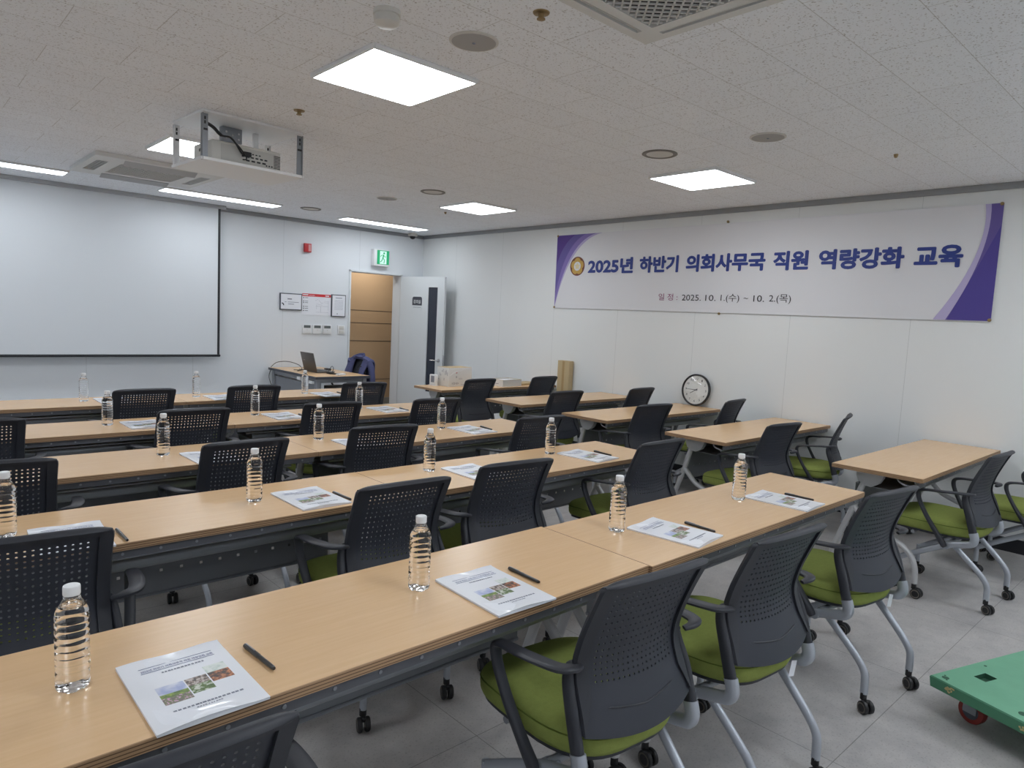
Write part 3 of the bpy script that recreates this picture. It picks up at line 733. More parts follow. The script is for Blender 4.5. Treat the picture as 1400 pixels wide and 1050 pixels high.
        m.loft(rings); m.build('armrest', black_plastic, root)
        # silver side bracket
        m = MB(); pts = cr([(s_*.222, .090, .441), (s_*.222, .080, .405), (s_*.222, .092, .378), (s_*.223, .125, .366), (s_*.224, .17, .354), (s_*.225, .215, .340)], 5)
        n_ = len(pts); m.sweep(pts, [(.0165, .023-.004*i/(n_-1)) for i in range(n_)], 12, up=V(0, 1, .15), sq=.8)
        m.cyl((s_*.202, .212, .338), (s_*.242, .212, .338), .0205, 18); m.build('side_bracket', silver, root)
        # front leg
        m = MB(); pts = cr([(s_*.219, .205, .342), (s_*.214, .30, .288), (s_*.207, .40, .229), (s_*.201, .495, .168)], 4); m.sweep(pts, (.0125, .017), 12, up=V(0, .5, .85))
        m.cyl((s_*.2, .495, .185), (s_*.2, .495, .075), .0135, 14); fl_ = m.build('leg', silver, root); caster(fl_, s_*.2, .495, s_)
        m = MB(); pts = cr([(s_*.197, .195, .350), (s_*.193, .14, .300), (s_*.188, .07, .235), (s_*.185, .028, .190), (s_*.185, .008, .155), (s_*.185, .004, .115), (s_*.185, .004, .075)], 5)
        m.sweep(pts, (.0125, .0155), 12, up=V(0, 1, .3)); rl = m.build('leg', silver, root); caster(rl, s_*.185, .004, s_)
    m = MB(); m.cyl((-.222, .20, .355), (.222, .20, .355), .013, 12); m.box((0, .30, .375), (.3, .26, .02), .004); m.cyl((-.21, .40, .366), (.21, .40, .366), .011, 12); m.build('under_frame', steel_grey, root)
    return root
_cm = {}
def caster(parent, x, y, s_, R=.0265, small=True):
    key = ('c', R)
    if key not in _cm:
        m = MB()
        m.mi = 0; m.cyl((0, 0, .080), (0, 0, .052), .013, 12); m.box((0, -.012, .047), (.016, .034, .020), .006)
        for s in (-1, 1):
            m.lathe([(0, s*.010-.009), (R*.86, s*.010-.009), (R, s*.010-.005), (R, s*.010+.005), (R*.86, s*.010+.009), (0, s*.010+.009)] if R else [], 20, (s*.004, -.018, R), 'x')
        m.mi = 1
        for s in (-1, 1): m.lathe([(R*.62, s*.0232-.0006), (R*.80, s*.0232-.0006), (R*.80, s*.0232+.0006), (R*.62, s*.0232+.0006)], 20, (0, -.018, R), 'x')
        _cm[key] = m.mesh('caster', [caster_black, caster_grey])
    o = put('caster', _cm[key], parent); o.location = (x, y, 0); o.rotation_euler = (0, 0, random.uniform(-.5, .5)); return o

chair0 = make_chair(); first = [True]
def place_chair(x, y, deg, label, group):
    global chair0
    c = chair0 if first[0] else copy_tree(chair0); first[0] = False
    c.location = (x, y, 0); c.rotation_euler = (0, 0, math.radians(deg)); c['label'] = label; c['group'] = group
    return c
ROWS = {5: 'nearest long table row', 4: 'second-nearest long table row', 3: 'middle long table row', 2: 'second-farthest long table row', 1: 'farthest long table row'}
POS = ('leftmost', 'second from left', 'second from right', 'rightmost')
def from_top(cx, cy, deg):                            # centre of the top edge -> chair origin
    a = math.radians(deg); return cx+.065*math.sin(a), cy-.065*math.cos(a)
tops = {5: ((.270, .990, -3), (1.468, .997, -5), (2.120, .950, -5), (3.075, .968, -8)),
        4: ((.262, 2.135, -6), (1.438, 2.116, -2), (2.064, 2.170, -5), (3.145, 2.160, -1)),
        3: ((.295, 3.160, -6), (1.247, 3.150, 0), (2.049, 3.238, -8), (3.166, 3.119, -4)),
        2: ((.330, 4.235, -3), (1.360, 4.227, -2), (2.248, 4.203, -8), (3.063, 4.120, -7)),
        1: (None, (1.365, 5.288, 0), (2.155, 5.301, -4), (3.121, 5.271, -9))}
tagged = []
for r in (5, 4, 3, 2, 1):
    for i, tt in enumerate(tops[r]):
        if not tt: continue
        x, y = from_top(*tt)
        nm = POS[i] if r > 1 else (None, 'leftmost', 'middle one', 'rightmost')[i]
        c = place_chair(x, y, tt[2], 'black chair with green seat, %s at the %s' % (nm, ROWS[r]), 'chairs at the long table rows')
        if r == 5 and i >= 2: tagged.append(c)
for c in tagged:                                     # paper care tag hanging below the rear of the seat
    boxobj('care_tag', (.17, .105, .355), (.035, .0012, .055), paper, c, 0, Matrix.Rotation(.25, 3, 'Y'))
WR = {5: 'wall-side table nearest the green cart', 4: 'second-nearest wall-side table', 3: 'wall-side table carrying the clock', 2: 'wall-side table beside the kraft carton', 1: 'wall-side table carrying the white cartons'}
side = {1: ((4.440, 5.261, 2), (5.396, 5.300, 3)), 2: ((4.510, 4.141, -2), (5.540, 4.085, 2)), 3: ((4.520, 3.200, -6), (5.592, 3.103, 6)), 4: ((4.550, 2.147, -6), (5.555, 2.13, 17)), 5: ((4.69, .935, -3), (5.47, .69, 2))}
for r in (5, 4, 3, 2, 1):
    for i, tt in enumerate(side[r]):
        x, y = from_top(*tt)
        place_chair(x, y, tt[2], 'black chair with green seat, %s at the %s' % (('left one', 'right one')[i], WR[r]), 'chairs at the wall-side tables')

# ------------------------------------------------------------------ tables
def make_table(L, label, group, inset=.15):
    t = thing('folding_table', label, 'table', group=group); h = L/2
    # local: x along the length, y = 0 front (seat) edge .. .5 rear edge
    m = MB(); y0, y1, z0, z1 = 0, .5, .705, .73; e = .0015
    lo = [(-h, y0), (h, y0), (h, y1), (-h, y1)]; hi = [(-h+e, y0+e), (h-e, y0+e), (h-e, y1-e), (-h+e, y1-e)]
    A = m.ring([(x, y, z0) for x, y in lo]); B = m.ring([(x, y, z1-e) for x, y in lo]); D = m.ring([(x, y, z1) for x, y in hi])
    m.mi = 1; m.loft([A, B, D], caps=False); m.face(A[::-1]); m.mi = 0; m.face(D)
    m.build('tabletop', [beech, ply], t, 0)
    i = .15
    m = MB(); m.mi = 0; m.box((0, .022, .690), (L-.04, .018, .029))
    m.mi = 1; k = -h+.09
    while k < h-.06: m.cyl((k, .0132, .690), (k, .0105, .690), .0048, 10); k += .115
    m.build('front_apron', [M('apron_dark', srgb(92, 94, 100), .5) if 'apron_dark' not in bpy.data.materials else bpy.data.materials['apron_dark'], steel_grey], t, 30)
    m = MB()                                           # under-table shelf with rolled front lip
    m.box((0, .258, .598), (L-2*i-.02, .27, .003)); m.box((0, .393, .63), (L-2*i-.02, .003, .066))
    pr = [(.150, .5965), (.128, .591), (.118, .598), (.115, .612), (.118, .626), (.136, .639), (.158, .651)]
    pr = cr(pr, 3); pr2 = [(y+.0, z) for y, z in pr]
    rings = []
    for x in (-h+i+.01, h-i-.01): rings.append(m.ring([(x, y, z) for y, z in pr2]+[(x, y+.004, z) for y, z in pr2[::-1]]))
    m.loft(rings); m.build('shelf', steel_grey, t)
    m = MB(); q = h-i+.03
    m.sweep(cr([(-q+.02, .18, .697), (-q, .15, .665), (-q+.012, .102, .650), (-q+.06, .096, .648), (0, .096, .648), (q-.06, .096, .648), (q-.012, .102, .650), (q, .15, .665), (q-.02, .18, .697)], 5), .0055, 8, up=None)
    for x in (-h+.22, h-.22): m.cyl((x, .098, .648), (x, .11, .706), .004, 8)
    m.build('shelf_rail', silver, t)
    # modesty panel with a row of square holes
    m = MB(); px0, px1 = -h+i+.03, h-i-.03; yb = .415; ZA, ZB, ZC, ZD = .372, .455, .467, .600
    nh = int((px1-px0)/.075); xs = [px0]
    for k in range(nh): c = px0+(px1-px0)*(k+.5)/nh; xs += [c-.006, c+.006]
    xs.append(px1); zs = [ZA, ZB, ZC, ZD]
    for yy in (yb, yb+.002):
        gr = [[m.bm.verts.new((x, yy, z)) for z in zs] for x in xs]
        for a in range(len(xs)-1):
            for b_ in range(3):
                if b_ == 1 and a % 2 == 1: continue
                m.face([gr[a][b_], gr[a+1][b_], gr[a+1][b_+1], gr[a][b_+1]])
    m.sweep([(px0, yb, ZA), (px1, yb, ZA)], .007, 8); m.box((0, yb-.008, ZD), (px1-px0, .022, .006))
    m.build('modesty_panel', panel_grey, t, 30)
    m = MB(); m.box((0, .345, .672), (L-2*i, .045, .03), .003); m.build('crossbeam', panel_grey, t)
    for s_ in (-1, 1):
        x = s_*(h-inset)
        m = MB(); prf = [(.24, .704), (.40, .704), (.40, .66), (.385, .625), (.35, .605), (.31, .60), (.27, .625), (.25, .66)]
        m.prism(prf, x-.02, x+.02, lambda y, z, xx: (xx, y, z)); m.build('hinge_bracket', bracket_white, t, 30)
        m = MB()
        m.sweep(cr([(x, .352, .640), (x, .378, .56), (x, .405, .46), (x, .44, .36), (x, .475, .255), (x, .505, .165), (x, .512, .085)], 4), (.0175, .021), 12, up=V(1, 0, 0))
        m.sweep(cr([(x, .405, .462), (x, .36, .415), (x, .30, .362), (x, .20, .322), (x, .12, .292), (x, .062, .24), (x, .035, .17), (x, .030, .085)], 5), (.0165, .020), 12, up=V(1, 0, 0))
        lg = m.build('leg', ivory_leg, t)
        caster(lg, x, .512, 1, .030); caster(lg, x, .030, 1, .030)
    return t
LL, LR = 1.787, 1.712
protoL = make_table(LL, 'x', 'long rows of tables', .075); protoR = make_table(LR, 'x', 'wall-side tables'); usedL = [False]; usedR = [False]
def place_table(proto, used, x, yf, label, rz=0.):
    t = proto if not used[0] else copy_tree(proto); used[0] = True
    t.location = (x, yf, 0); t.rotation_euler = (0, 0, rz); t['label'] = label; return t
rows = {5: (3.619, 1.272, 1.832), 4: (3.469, 2.407, 1.68), 3: (3.500, 3.427, 1.752), 2: (3.48, 4.472, 1.69), 1: (3.55, 5.658, 1.762)}
for r, (xr, yf, xs) in rows.items():
    place_table(protoL, usedL, xs+LL/2+.001, yf-(.010 if r == 5 else .002), 'beech-topped folding table, right half of the %s' % ROWS[r])
    place_table(protoL, usedL, xs-LL/2-.001, yf+(.003 if r == 5 else 0), 'beech-topped folding table, left half of the %s' % ROWS[r])
SIDE_TABLE = {5: 'nearest the green cart', 4: 'second nearest the camera', 3: 'carrying the leaning clock', 2: 'beside the kraft carton', 1: 'carrying the white cartons'}
sideY = {5: 1.19, 4: 2.410, 3: 3.462, 2: 4.467, 1: 5.670}
for r, yf in sideY.items():
    place_table(protoR, usedR, 4.262+LR/2, yf, 'beech-topped folding table against the right wall, %s' % SIDE_TABLE[r])

# ------------------------------------------------------------------ bottles, booklets, pens
def make_bottle():
    t = thing('water_bottle', 'bottle', 'bottle')
    prof = [(0, .004), (.012, .0035), (.021, .0006), (.0255, 0.0006), (.0292, .004), (.0305, .010)]
    z = .016
    while z < .142:
        k = (z-.016)/.126; dep = .0020 if k > .55 else .0012
        prof += [(.0306, z), (.0306, z+.0065), (.0306-dep, z+.0095), (.0306-dep, z+.0105), (.0306, z+.0132)]; z += .0145
    prof += [(.0308, .146), (.0306, .153), (.0290, .161), (.0255, .170), (.0210, .178), (.0165, .185), (.0138, .190), (.0128, .193), (.0128, .197), (0, .197)]
    m = MB(); S = 40; rings = []
    for i, (r, zz) in enumerate(prof):
        ps = []
        for k in range(S):
            a = 2*PI*k/S; rr = r
            if .02 < zz < .15: rr = r*(1+.012*math.sin(3*a+zz*60)+.008*math.sin(5*a-zz*90))
            if zz < .006 and r > .015: zz2 = zz+.004*max(0, math.cos(5*a))*(1 if r < .027 else .4)
            else: zz2 = zz
            ps.append((rr*math.cos(a), rr*math.sin(a), zz2))
        rings.append(m.ring(ps))
    m.loft(rings)
    inner = [(0, .1715), (.0236, .1715), (.0196, .1785), (.0152, .1855), (.0120, .190), (.0115, .1945), (0, .1945)]   # air space under the cap
    bmI = MB(); bmI.lathe(inner, S); bmesh.ops.recalc_face_normals(bmI.bm, faces=bmI.bm.faces[:]); 
    me2 = bpy.data.meshes.new('tmp'); bmesh.ops.reverse_faces(bmI.bm, faces=bmI.bm.faces[:]); bmI.bm.to_mesh(me2); bmI.bm.free()
    bmesh.ops.recalc_face_normals(m.bm, faces=m.bm.faces[:]); m.bm.from_mesh(me2); bpy.data.meshes.remove(me2)
    me = bpy.data.meshes.new('bottle_body'); m.bm.to_mesh(me); m.bm.free(); me.materials.append(water_mat)
    for p_ in me.polygons: p_.use_smooth = True
    put('bottle_body', me, t)
    m = MB(); m.lathe([(0, .1945), (.0150, .1945), (.0156, .196), (.0156, .2105), (.0148, .2130), (.0135, .2138), (0, .2138)], 30); m.build('cap', cap_white, t)
    m = MB(); m.lathe([(.0132, .1880), (.0158, .1880), (.0158, .1905), (.0132, .1905)], 24); m.build('neck_ring', water_mat, t)
    return t
bottle0 = make_bottle(); fb = [True]
def bottle(x, y, label):
    b_ = bottle0 if fb[0] else copy_tree(bottle0); fb[0] = False
    b_.location = (x, y, .7302); b_.rotation_euler = (0, 0, random.uniform(0, 6)); b_['label'] = label; b_['group'] = 'water bottles on the long table rows'
def make_booklet():
    t = thing('booklet', 'b', 'booklet')
    xs = sorted({0, .21}|{round(.015*i, 4) for i in range(15)}|{.040, .0935, .096, .1395, .142, .186}); ys = sorted({0, .297}|{round(.0165*i, 4) for i in range(19)}|{.088, .100, .124, .130, .1335, .160, .164, .196})
    def zt(x, y):
        u, v = x/.21, y/.297
        return .0055+.0045*max(0, 1-v*6)**2*math.sin(PI*min(1, max(0, u*1.15)))*1.2+.0030*max(0, (v-.86)/.14)**2*(.5+.5*math.sin(u*9))
    def pic(x, y):
        if .040 <= x < .0935: return 1 if .130 <= y < .164 else (2 if .112 <= y < .130 else (3 if .088 <= y < .112 else 0))
        if .096 <= x < .1395: return 4 if .1335 <= y < .164 else (5 if .100 <= y < .1335 else 0)
        if .142 <= x < .186: return 6 if .164 <= y < .196 else (7 if .124 <= y < .164 else 0)
        return 0
    m = MB(); gr = [[m.bm.verts.new((x-.105, y-.1485, zt(x, y))) for y in ys] for x in xs]
    for i in range(len(xs)-1):
        for j in range(len(ys)-1):
            m.mi = pic((xs[i]+xs[i+1])/2, (ys[j]+ys[j+1])/2); m.face([gr[i][j], gr[i+1][j], gr[i+1][j+1], gr[i][j+1]])
    m.mi = 0
    n_i, n_j = len(xs)-1, len(ys)-1
    per = [(i, 0) for i in range(n_i)]+[(n_i, j) for j in range(n_j)]+[(i, n_j) for i in range(n_i, 0, -1)]+[(0, j) for j in range(n_j, 0, -1)]
    low = [m.bm.verts.new((xs[i]-.105, ys[j]-.1485, zt(xs[i], ys[j])-.0009)) for i, j in per]; top = [gr[i][j] for i, j in per]
    for k in range(len(per)): m.face([top[k], top[(k+1) % len(per)], low[(k+1) % len(per)], low[k]])
    bmesh.ops.recalc_face_normals(m.bm, faces=m.bm.faces[:])
    m.build('cover', [cover_paper]+[pics[k] for k in ('photo_sky', 'photo_grass', 'photo_flowers', 'photo_building', 'photo_park', 'photo_pale', 'photo_brown')], t, 40)
    m = MB(); A = m.ring([(xs[i]*.995-.1045, ys[j]*.996-.148, .0) for i, j in per]); B = m.ring([(xs[i]*.995-.1045, ys[j]*.996-.148, zt(xs[i], ys[j])-.0011) for i, j in per]); m.loft([A, B]); m.build('pages', paper, t, 0)
    m = MB()
    for y in (.258, .236): m.box((.003, y-.1485, .0061), (.148, .0012, .0004))
    m.build('cover_rule', ink_blue, t, 0)
    text_part('cover_title', [('2025년 하반기 의회사무국 직원 역량강화 교육', -.070, .0915, .146, .0095, .02)], ink_blue, t, .0063)
    rs = random.Random(3)
    for x, xe, y, h, w0, w1 in ((-.035, .05, .073, .005, .003, .006), (-.06, .07, -.0905, .005, .003, .007), (-.02, .03, -.101, .003, .002, .004)):
        m = MB()
        while x < xe: w = rs.uniform(w0, w1); m.box((x+w/2, y, .0061), (w, h, .0003)); x += w+rs.uniform(.0012, .003)
        m.build('print_line', ink_grey, t, 0)
    return t
book0 = make_booklet(); fk = [True]
def booklet(x, y, deg, label):
    b_ = book0 if fk[0] else copy_tree(book0); fk[0] = False
    b_.location = (x, y, .7302); b_.rotation_euler = (0, 0, math.radians(deg)); b_['label'] = label; b_['group'] = 'booklets on the long table rows'
def make_pen():
    t = thing('pen', 'p', 'pen')
    m = MB(); m.lathe([(0, -.070), (.0036, -.0696), (.0046, -.066), (.0050, -.055), (.0052, 0), (.0052, .004), (0, .004)], 14, (0, 0, .0056), 'y'); m.build('barrel', pen_black, t)
    m = MB(); m.lathe([(0, .002), (.0056, .002), (.0056, .06), (.0050, .068), (0, .070)], 14, (0, 0, .0056), 'y'); cp = m.build('cap', pen_black, t)
    m = MB(); m.box((0, .042, .0118), (.003, .042, .0014), .0005); m.box((0, .062, .0108), (.003, .003, .003)); m.build('clip', steel_grey, cp)
    return t
pen0 = make_pen(); fp = [True]
def pen(x0, y0, x1, y1, label):
    p_ = pen0 if fp[0] else copy_tree(pen0); fp[0] = False
    p_.location = ((x0+x1)/2, (y0+y1)/2, .7302); p_.rotation_euler = (0, 0, math.atan2(y0-y1, x0-x1)-PI/2); p_['label'] = label; p_['group'] = 'pens on the long table rows'
BOT = {5: ((.265, 1.545), (1.115, 1.555), (2.036, 1.575), (2.902, 1.555)), 4: ((.279, 2.675), (1.089, 2.67), (2.008, 2.75), (2.876, 2.75)), 3: ((1.045, 3.72), (1.922, 3.765), (2.835, 3.76)),
       2: ((1.017, 4.76), (1.958, 4.805), (2.802, 4.815)), 1: ((1.111, 5.93), (1.916, 5.92), (2.841, 5.85))}
BK = {5: ((.450, 1.415, 0), (1.282, 1.416, -2), (2.205, 1.430, 7), (3.062, 1.414, 3)), 4: ((.435, 2.540, -3), (1.288, 2.580, 1), (2.185, 2.600, 0), (3.025, 2.585, 5)),
      3: ((1.222, 3.553, 1), (2.064, 3.535, 0), (2.978, 3.600, 2)), 2: ((1.202, 4.680, 0), (2.108, 4.665, 0), (2.975, 4.668, 3)), 1: ((1.296, 5.885, 0), (2.081, 5.80, 0), (3.000, 5.712, 2))}
PN = {5: ((.596, 1.502, .605, 1.367), (1.426, 1.512, 1.423, 1.376), (2.345, 1.478, 2.34, 1.338), (3.186, 1.473, 3.192, 1.33)), 4: ((.569, 2.551, .570, 2.413), (1.404, 2.609, 1.411, 2.467), None, (3.160, 2.656, 3.155, 2.513)),
      3: (None, None, (3.118, 3.677, 3.106, 3.535)), 2: (None, (2.236, 4.695, 2.232, 4.56), (3.104, 4.686, 3.096, 4.548)), 1: (None, None, (3.155, 5.83, 3.148, 5.69))}
P3 = ('leftmost', 'middle one', 'rightmost')
PART = {5: {0: 'beside the leftmost booklet', 1: 'second from left', 2: 'second from right', 3: 'rightmost'}}
for r in (5, 4, 3, 2, 1):
    nm = POS if r >= 4 else P3
    for i, q in enumerate(BOT[r]): bottle(q[0], q[1], 'clear water bottle, %s on the %s' % (nm[i], ROWS[r]))
    for i, q in enumerate(BK[r]): booklet(q[0], q[1], q[2], 'white booklet with cover photos, %s on the %s' % (nm[i], ROWS[r]))
    for i, q in enumerate(PN[r]):
        if q: pen(*q, 'black pen beside the %s booklet on the %s' % (nm[i], ROWS[r]))

# ------------------------------------------------------------------ clock, cartons on the wall-side tables
ck = thing('wall_clock', 'round white clock with black rim standing on a table against the right wall', 'clock')
R = .158; tilt = math.radians(6)
zc = .7325+R*math.cos(tilt)
ck.matrix_world = frame_matrix((RIGHT-.004-.035-R*math.sin(tilt)+.012, 3.735, zc), (0, -1, 0), (math.sin(tilt), 0, math.cos(tilt))) @ Matrix.Rotation(math.radians(-1), 4, 'Z')
m = MB(); m.lathe([(0, -.012), (R-.008, -.012), (R, -.006), (R, .016), (R-.005, .022), (R-.013, .020), (R-.016, .006), (0, .004)], 56); m.build('rim', pen_black, ck)
m = MB(); m.lathe([(0, .0045), (R-.0165, .0045), (R-.0165, .0068), (0, .0068)], 56); dial = m.build('dial', M('dial_white', srgb(232, 232, 228), .5), ck)
items = []
for h_ in range(1, 13):
    a = PI/2-2*PI*h_/12; s_ = str(h_); w = .013*len(s_); items.append((s_, .110*math.cos(a)-w/2, .110*math.sin(a)-.0105, w, .021, .01))
text_part('numeral', items, ink_black, dial, .0072)
m = MB()
def hand(a, l, w, z): 
    a = PI/2-a; d = V(math.cos(a), math.sin(a), 0); p = V(-d.y, d.x, 0)
    m.prism([tuple((d*-.02+p*w)[:2]), tuple((d*-.02-p*w)[:2]), tuple((d*l-p*w*.5)[:2]), tuple((d*l+p*w*.5)[:2])], z, z+.001)
hand(2*PI*7.9/12, .072, .0040, .0085); hand(2*PI*45/60, .112, .0032, .0100); m.lathe([(0, .007), (.006, .007), (.006, .012), (0, .012)], 14); m.build('hands', ink_black, ck)
m = MB(); prof = [(0, .0235), (.05, .0225), (.10, .0195), (R-.014, .0145), (R-.014, .0135), (.10, .0185), (.05, .0215), (0, .0225)]; m.lathe(prof, 56); m.build('lens', clear_glass, ck)
c = boxobj('kraft_carton', (0, 0, .52), (.075, .185, 1.035), card_kraft, None, .003); c.location = (5.955, 5.515, .0015); tag(c, 'tall narrow brown kraft carton standing against the right wall', 'carton')
m = MB(); m.box((-.0378, -.0, .52), (.0012, .035, 1.03)); m.build('tape', M('packing_tape', srgb(176, 146, 100), .4), c, 0)
# large printed carton
t = thing('printed_carton', 'large white printed carton near the left end of the farthest wall-side table', 'carton', (4.695, 6.02, .7302), math.radians(4))
bx, by, bz_ = .34, .20, .205
boxobj('carton_body', (0, 0, bz_/2), (bx, by, bz_), card_white, t, .002)
m = MB(); m.box((0, 0, bz_+.0015), (bx-.004, by-.004, .002)); m.build('lid_flap', card_kraft, t, 0)
rs = random.Random(5); m = MB()
for k in range(9): m.box((-bx/2-.0006, -.075+k*.018, .125+rs.uniform(-.05, .05)), (.0012, .010, rs.uniform(.01, .05)))
for k in range(6): m.box((-.12+k*.018, -by/2-.0006, .035), (.010, .0012, rs.uniform(.012, .03)))
for k in range(4): m.box((.02+k*.012, -by/2-.0006, .02), (.006, .0012, .012))
m.box((-.06, -by/2-.0006, .105), (.016, .0012, .02)); m.box((.0, -by/2-.0006, .09), (.05, .0012, .004)); m.box((.0, -by/2-.0006, .08), (.05, .0012, .004))
m.build('print', M('faded_print', srgb(176, 176, 180), .6), t, 0)
m = MB(); m.box((-.06, -by/2-.0008, .155), (.018, .0014, .018)); m.build('red_mark', red_box, t, 0)
m = MB(); m.sweep([(-.16, -by/2-.0015, .12), (-.10, -by/2-.0015, .155), (-.02, -by/2-.0015, .175), (.07, -by/2-.002, .188)], [(.004, .001), (.010, .001), (.012, .001), (.010, .001)], 6, up=V(0, 1, 0)); m.build('tape', M('clear_tape', srgb(240, 240, 240), .15), t)
t = thing('desk_router', 'small white upright device behind the large printed carton', 'device', (4.47, 6.10, .7302), math.radians(10))
boxobj('body', (0, 0, .062), (.035, .10, .12), white_plastic, t, .008); boxobj('foot', (0, 0, .002), (.05, .11, .004), white_plastic, t); boxobj('face_strip', (-.0002-.0175, 0, .07), (.001, .05, .07), ink_grey, t)
t = thing('paper_ream_box', 'flat white open carton right of the large printed carton on the farthest table', 'carton', (5.30, 5.83, .7302), math.radians(3))
m = MB(); bx, by, h_ = .30, .21, .075
m.box((0, 0, .002), (bx, by, .004)); m.box((-bx/2, 0, h_/2), (.003, by, h_)); m.box((bx/2, 0, h_/2), (.003, by, h_)); m.box((0, -by/2, h_/2), (bx, .003, h_)); m.box((0, by/2, h_/2), (bx, .003, h_)); m.build('carton_body', card_white, t, 0)
boxobj('paper_stack', (0, 0, .034), (.285, .20, .06), paper, t)
m = MB(); m.box((0, -by/2, h_+.001), (bx+.004, .004, .004)); m.box((0, by/2, h_+.001), (bx+.004, .004, .004)); m.box((-bx/2, 0, h_+.001), (.004, by, .004)); m.box((bx/2, 0, h_+.001), (.004, by, .004)); m.build('rim', card_kraft, t, 0)
m = MB(); m.box((-bx/2-.002, .04, .045), (.001, .03, .025)); m.box((-bx/2-.002, -.01, .03), (.001, .05, .006)); m.build('print', ink_grey, t, 0)
t = thing('document_sheet', 'stack of pale paper at the right end of the farthest wall-side table', 'paper', (5.66, 5.90, .7302), math.radians(5))
boxobj('sheets', (0, 0, .01), (.3, .21, .02), card_kraft, t)

# ------------------------------------------------------------------ lecturer's desk group
dk = thing('lecturer_desk', 'lecturer desk with wooden top and grey side panel against the front wall', 'desk', (3.66, 7.25, 0))
m = MB(); m.box((.345, .64, .715), (.71, 1.30, .026), .004); m.build('desktop', beech, dk)
m = MB(); m.box((.345, -.009, .7145), (.712, .006, .029)); m.box((-.012, .64, .7145), (.006, 1.304, .029)); m.build('edge_strip', sign_dark, dk, 0)
m = MB(); m.box((.04, .62, .32), (.02, 1.10, .62)); m.build('side_panel', panel_grey, dk, 0)
for y in (.06, 1.22):
    m = MB(); m.box((.04, y, .351), (.05, .05, .70), .004); m.build('leg', steel_grey, dk)
    m = MB(); m.box((.65, y, .351), (.05, .05, .70), .004); m.build('leg', steel_grey, dk)
m = MB(); m.box((.34, .06, .675), (.60, .03, .05), .003); m.box((.34, 1.22, .675), (.60, .03, .05), .003); m.box((.04, .64, .676), (.03, 1.12, .05), .003); m.build('apron', steel_grey, dk)
m = MB(); m.box((.44, .155, .33), (.34, .37, .52), .004); ped = m.build('pedestal', M('pedestal_dark', srgb(84, 86, 92), .5), dk)
for z in (.17, .33, .49): boxobj('drawer_front', (.44, -.034, z), (.32, .012, .145), panel_grey, ped, .003)
m = MB(); m.box((-.004, .42, .672), (.03, .09, .035)); m.box((-.004, .15, .655), (.03, .16, .03)); m.build('power_strip', white_plastic, dk)
lp = thing('laptop', 'open dark grey laptop on the lecturer desk', 'laptop', (3.875, 7.83, .7285))
boxobj('base', (.115, 0, .010), (.235, .345, .018), laptop_grey, lp, .004); boxobj('keyboard', (.10, 0, .0194), (.10, .29, .001), key_dark, lp)
q = math.radians(-14)
m = MB(); Rm = Matrix.Rotation(q, 3, 'Y'); m.box(Rm @ V(0, 0, .115)+V(-.002, 0, .018), (.008, .345, .232), .003, Rm); lid = m.build('lid', laptop_grey, lp)
m = MB(); m.box(Rm @ V(.0046, 0, .118)+V(-.002, 0, .018), (.0006, .32, .20), 0, Rm); m.build('display', key_dark, lid, 0)
m = MB(); m.box(Rm @ V(-.0046, .10, .13)+V(-.002, 0, .018), (.0008, .045, .006), 0, Rm); m.build('badge', chrome, lid, 0)
m = MB()
m.sweep(cr([(3.66, 8.50, .735), (3.72, 8.45, .80), (3.80, 8.30, .82), (3.86, 8.12, .79), (3.87, 8.06, .737), (3.80, 8.02, .734), (3.76, 7.94, .734)], 6), .004, 6, up=None)
m.sweep(cr([(3.63, 8.42, .72), (3.62, 8.46, .62), (3.63, 8.40, .52), (3.64, 8.30, .50)], 6), .004, 6, up=None)
m.sweep(cr([(3.9, 8.2, .734), (3.95, 8.1, .735), (3.84, 8.06, .735), (3.78, 8.1, .735)], 6), .003, 6, up=None)
tag(m.build('power_cable', cable_black), 'thin black cable looping over the far left corner of the lecturer desk', 'cable')
m = MB(); m.sweep(cr([(4.07, 7.648, .740), (4.075, 7.635, .79), (4.05, 7.625, .815), (4.01, 7.61, .78), (3.985, 7.60, .745)], 6), .0035, 6, up=None)
m.box((3.985, 7.55, .742), (.05, .10, .025), .008); m.sweep(cr([(3.99, 7.50, .737), (4.03, 7.46, .738), (4.09, 7.455, .738)], 5), .008, 6, up=None)
tag(m.build('charger', cable_black), 'black laptop charger with looping lead on the lecturer desk', 'charger')
o = boxobj('presenter_remote', (0, 0, .011), (.05, .13, .022), white_plastic, None, .008); o.location = (4.03, 7.365, .7282); o.rotation_euler = (0, 0, -1.2); tag(o, 'small white remote lying on the near end of the lecturer desk', 'remote')
o = boxobj('mouse', (0, 0, .015), (.06, .10, .03), key_dark, None, .012); o.location = (4.18, 7.98, .7282); tag(o, 'dark computer mouse beside the laptop on the lecturer desk', 'mouse')
ch = place_chair(4.69, 7.90, 90, 'black chair behind the lecturer desk with a navy jacket over its back', 'chairs')
del ch['group']
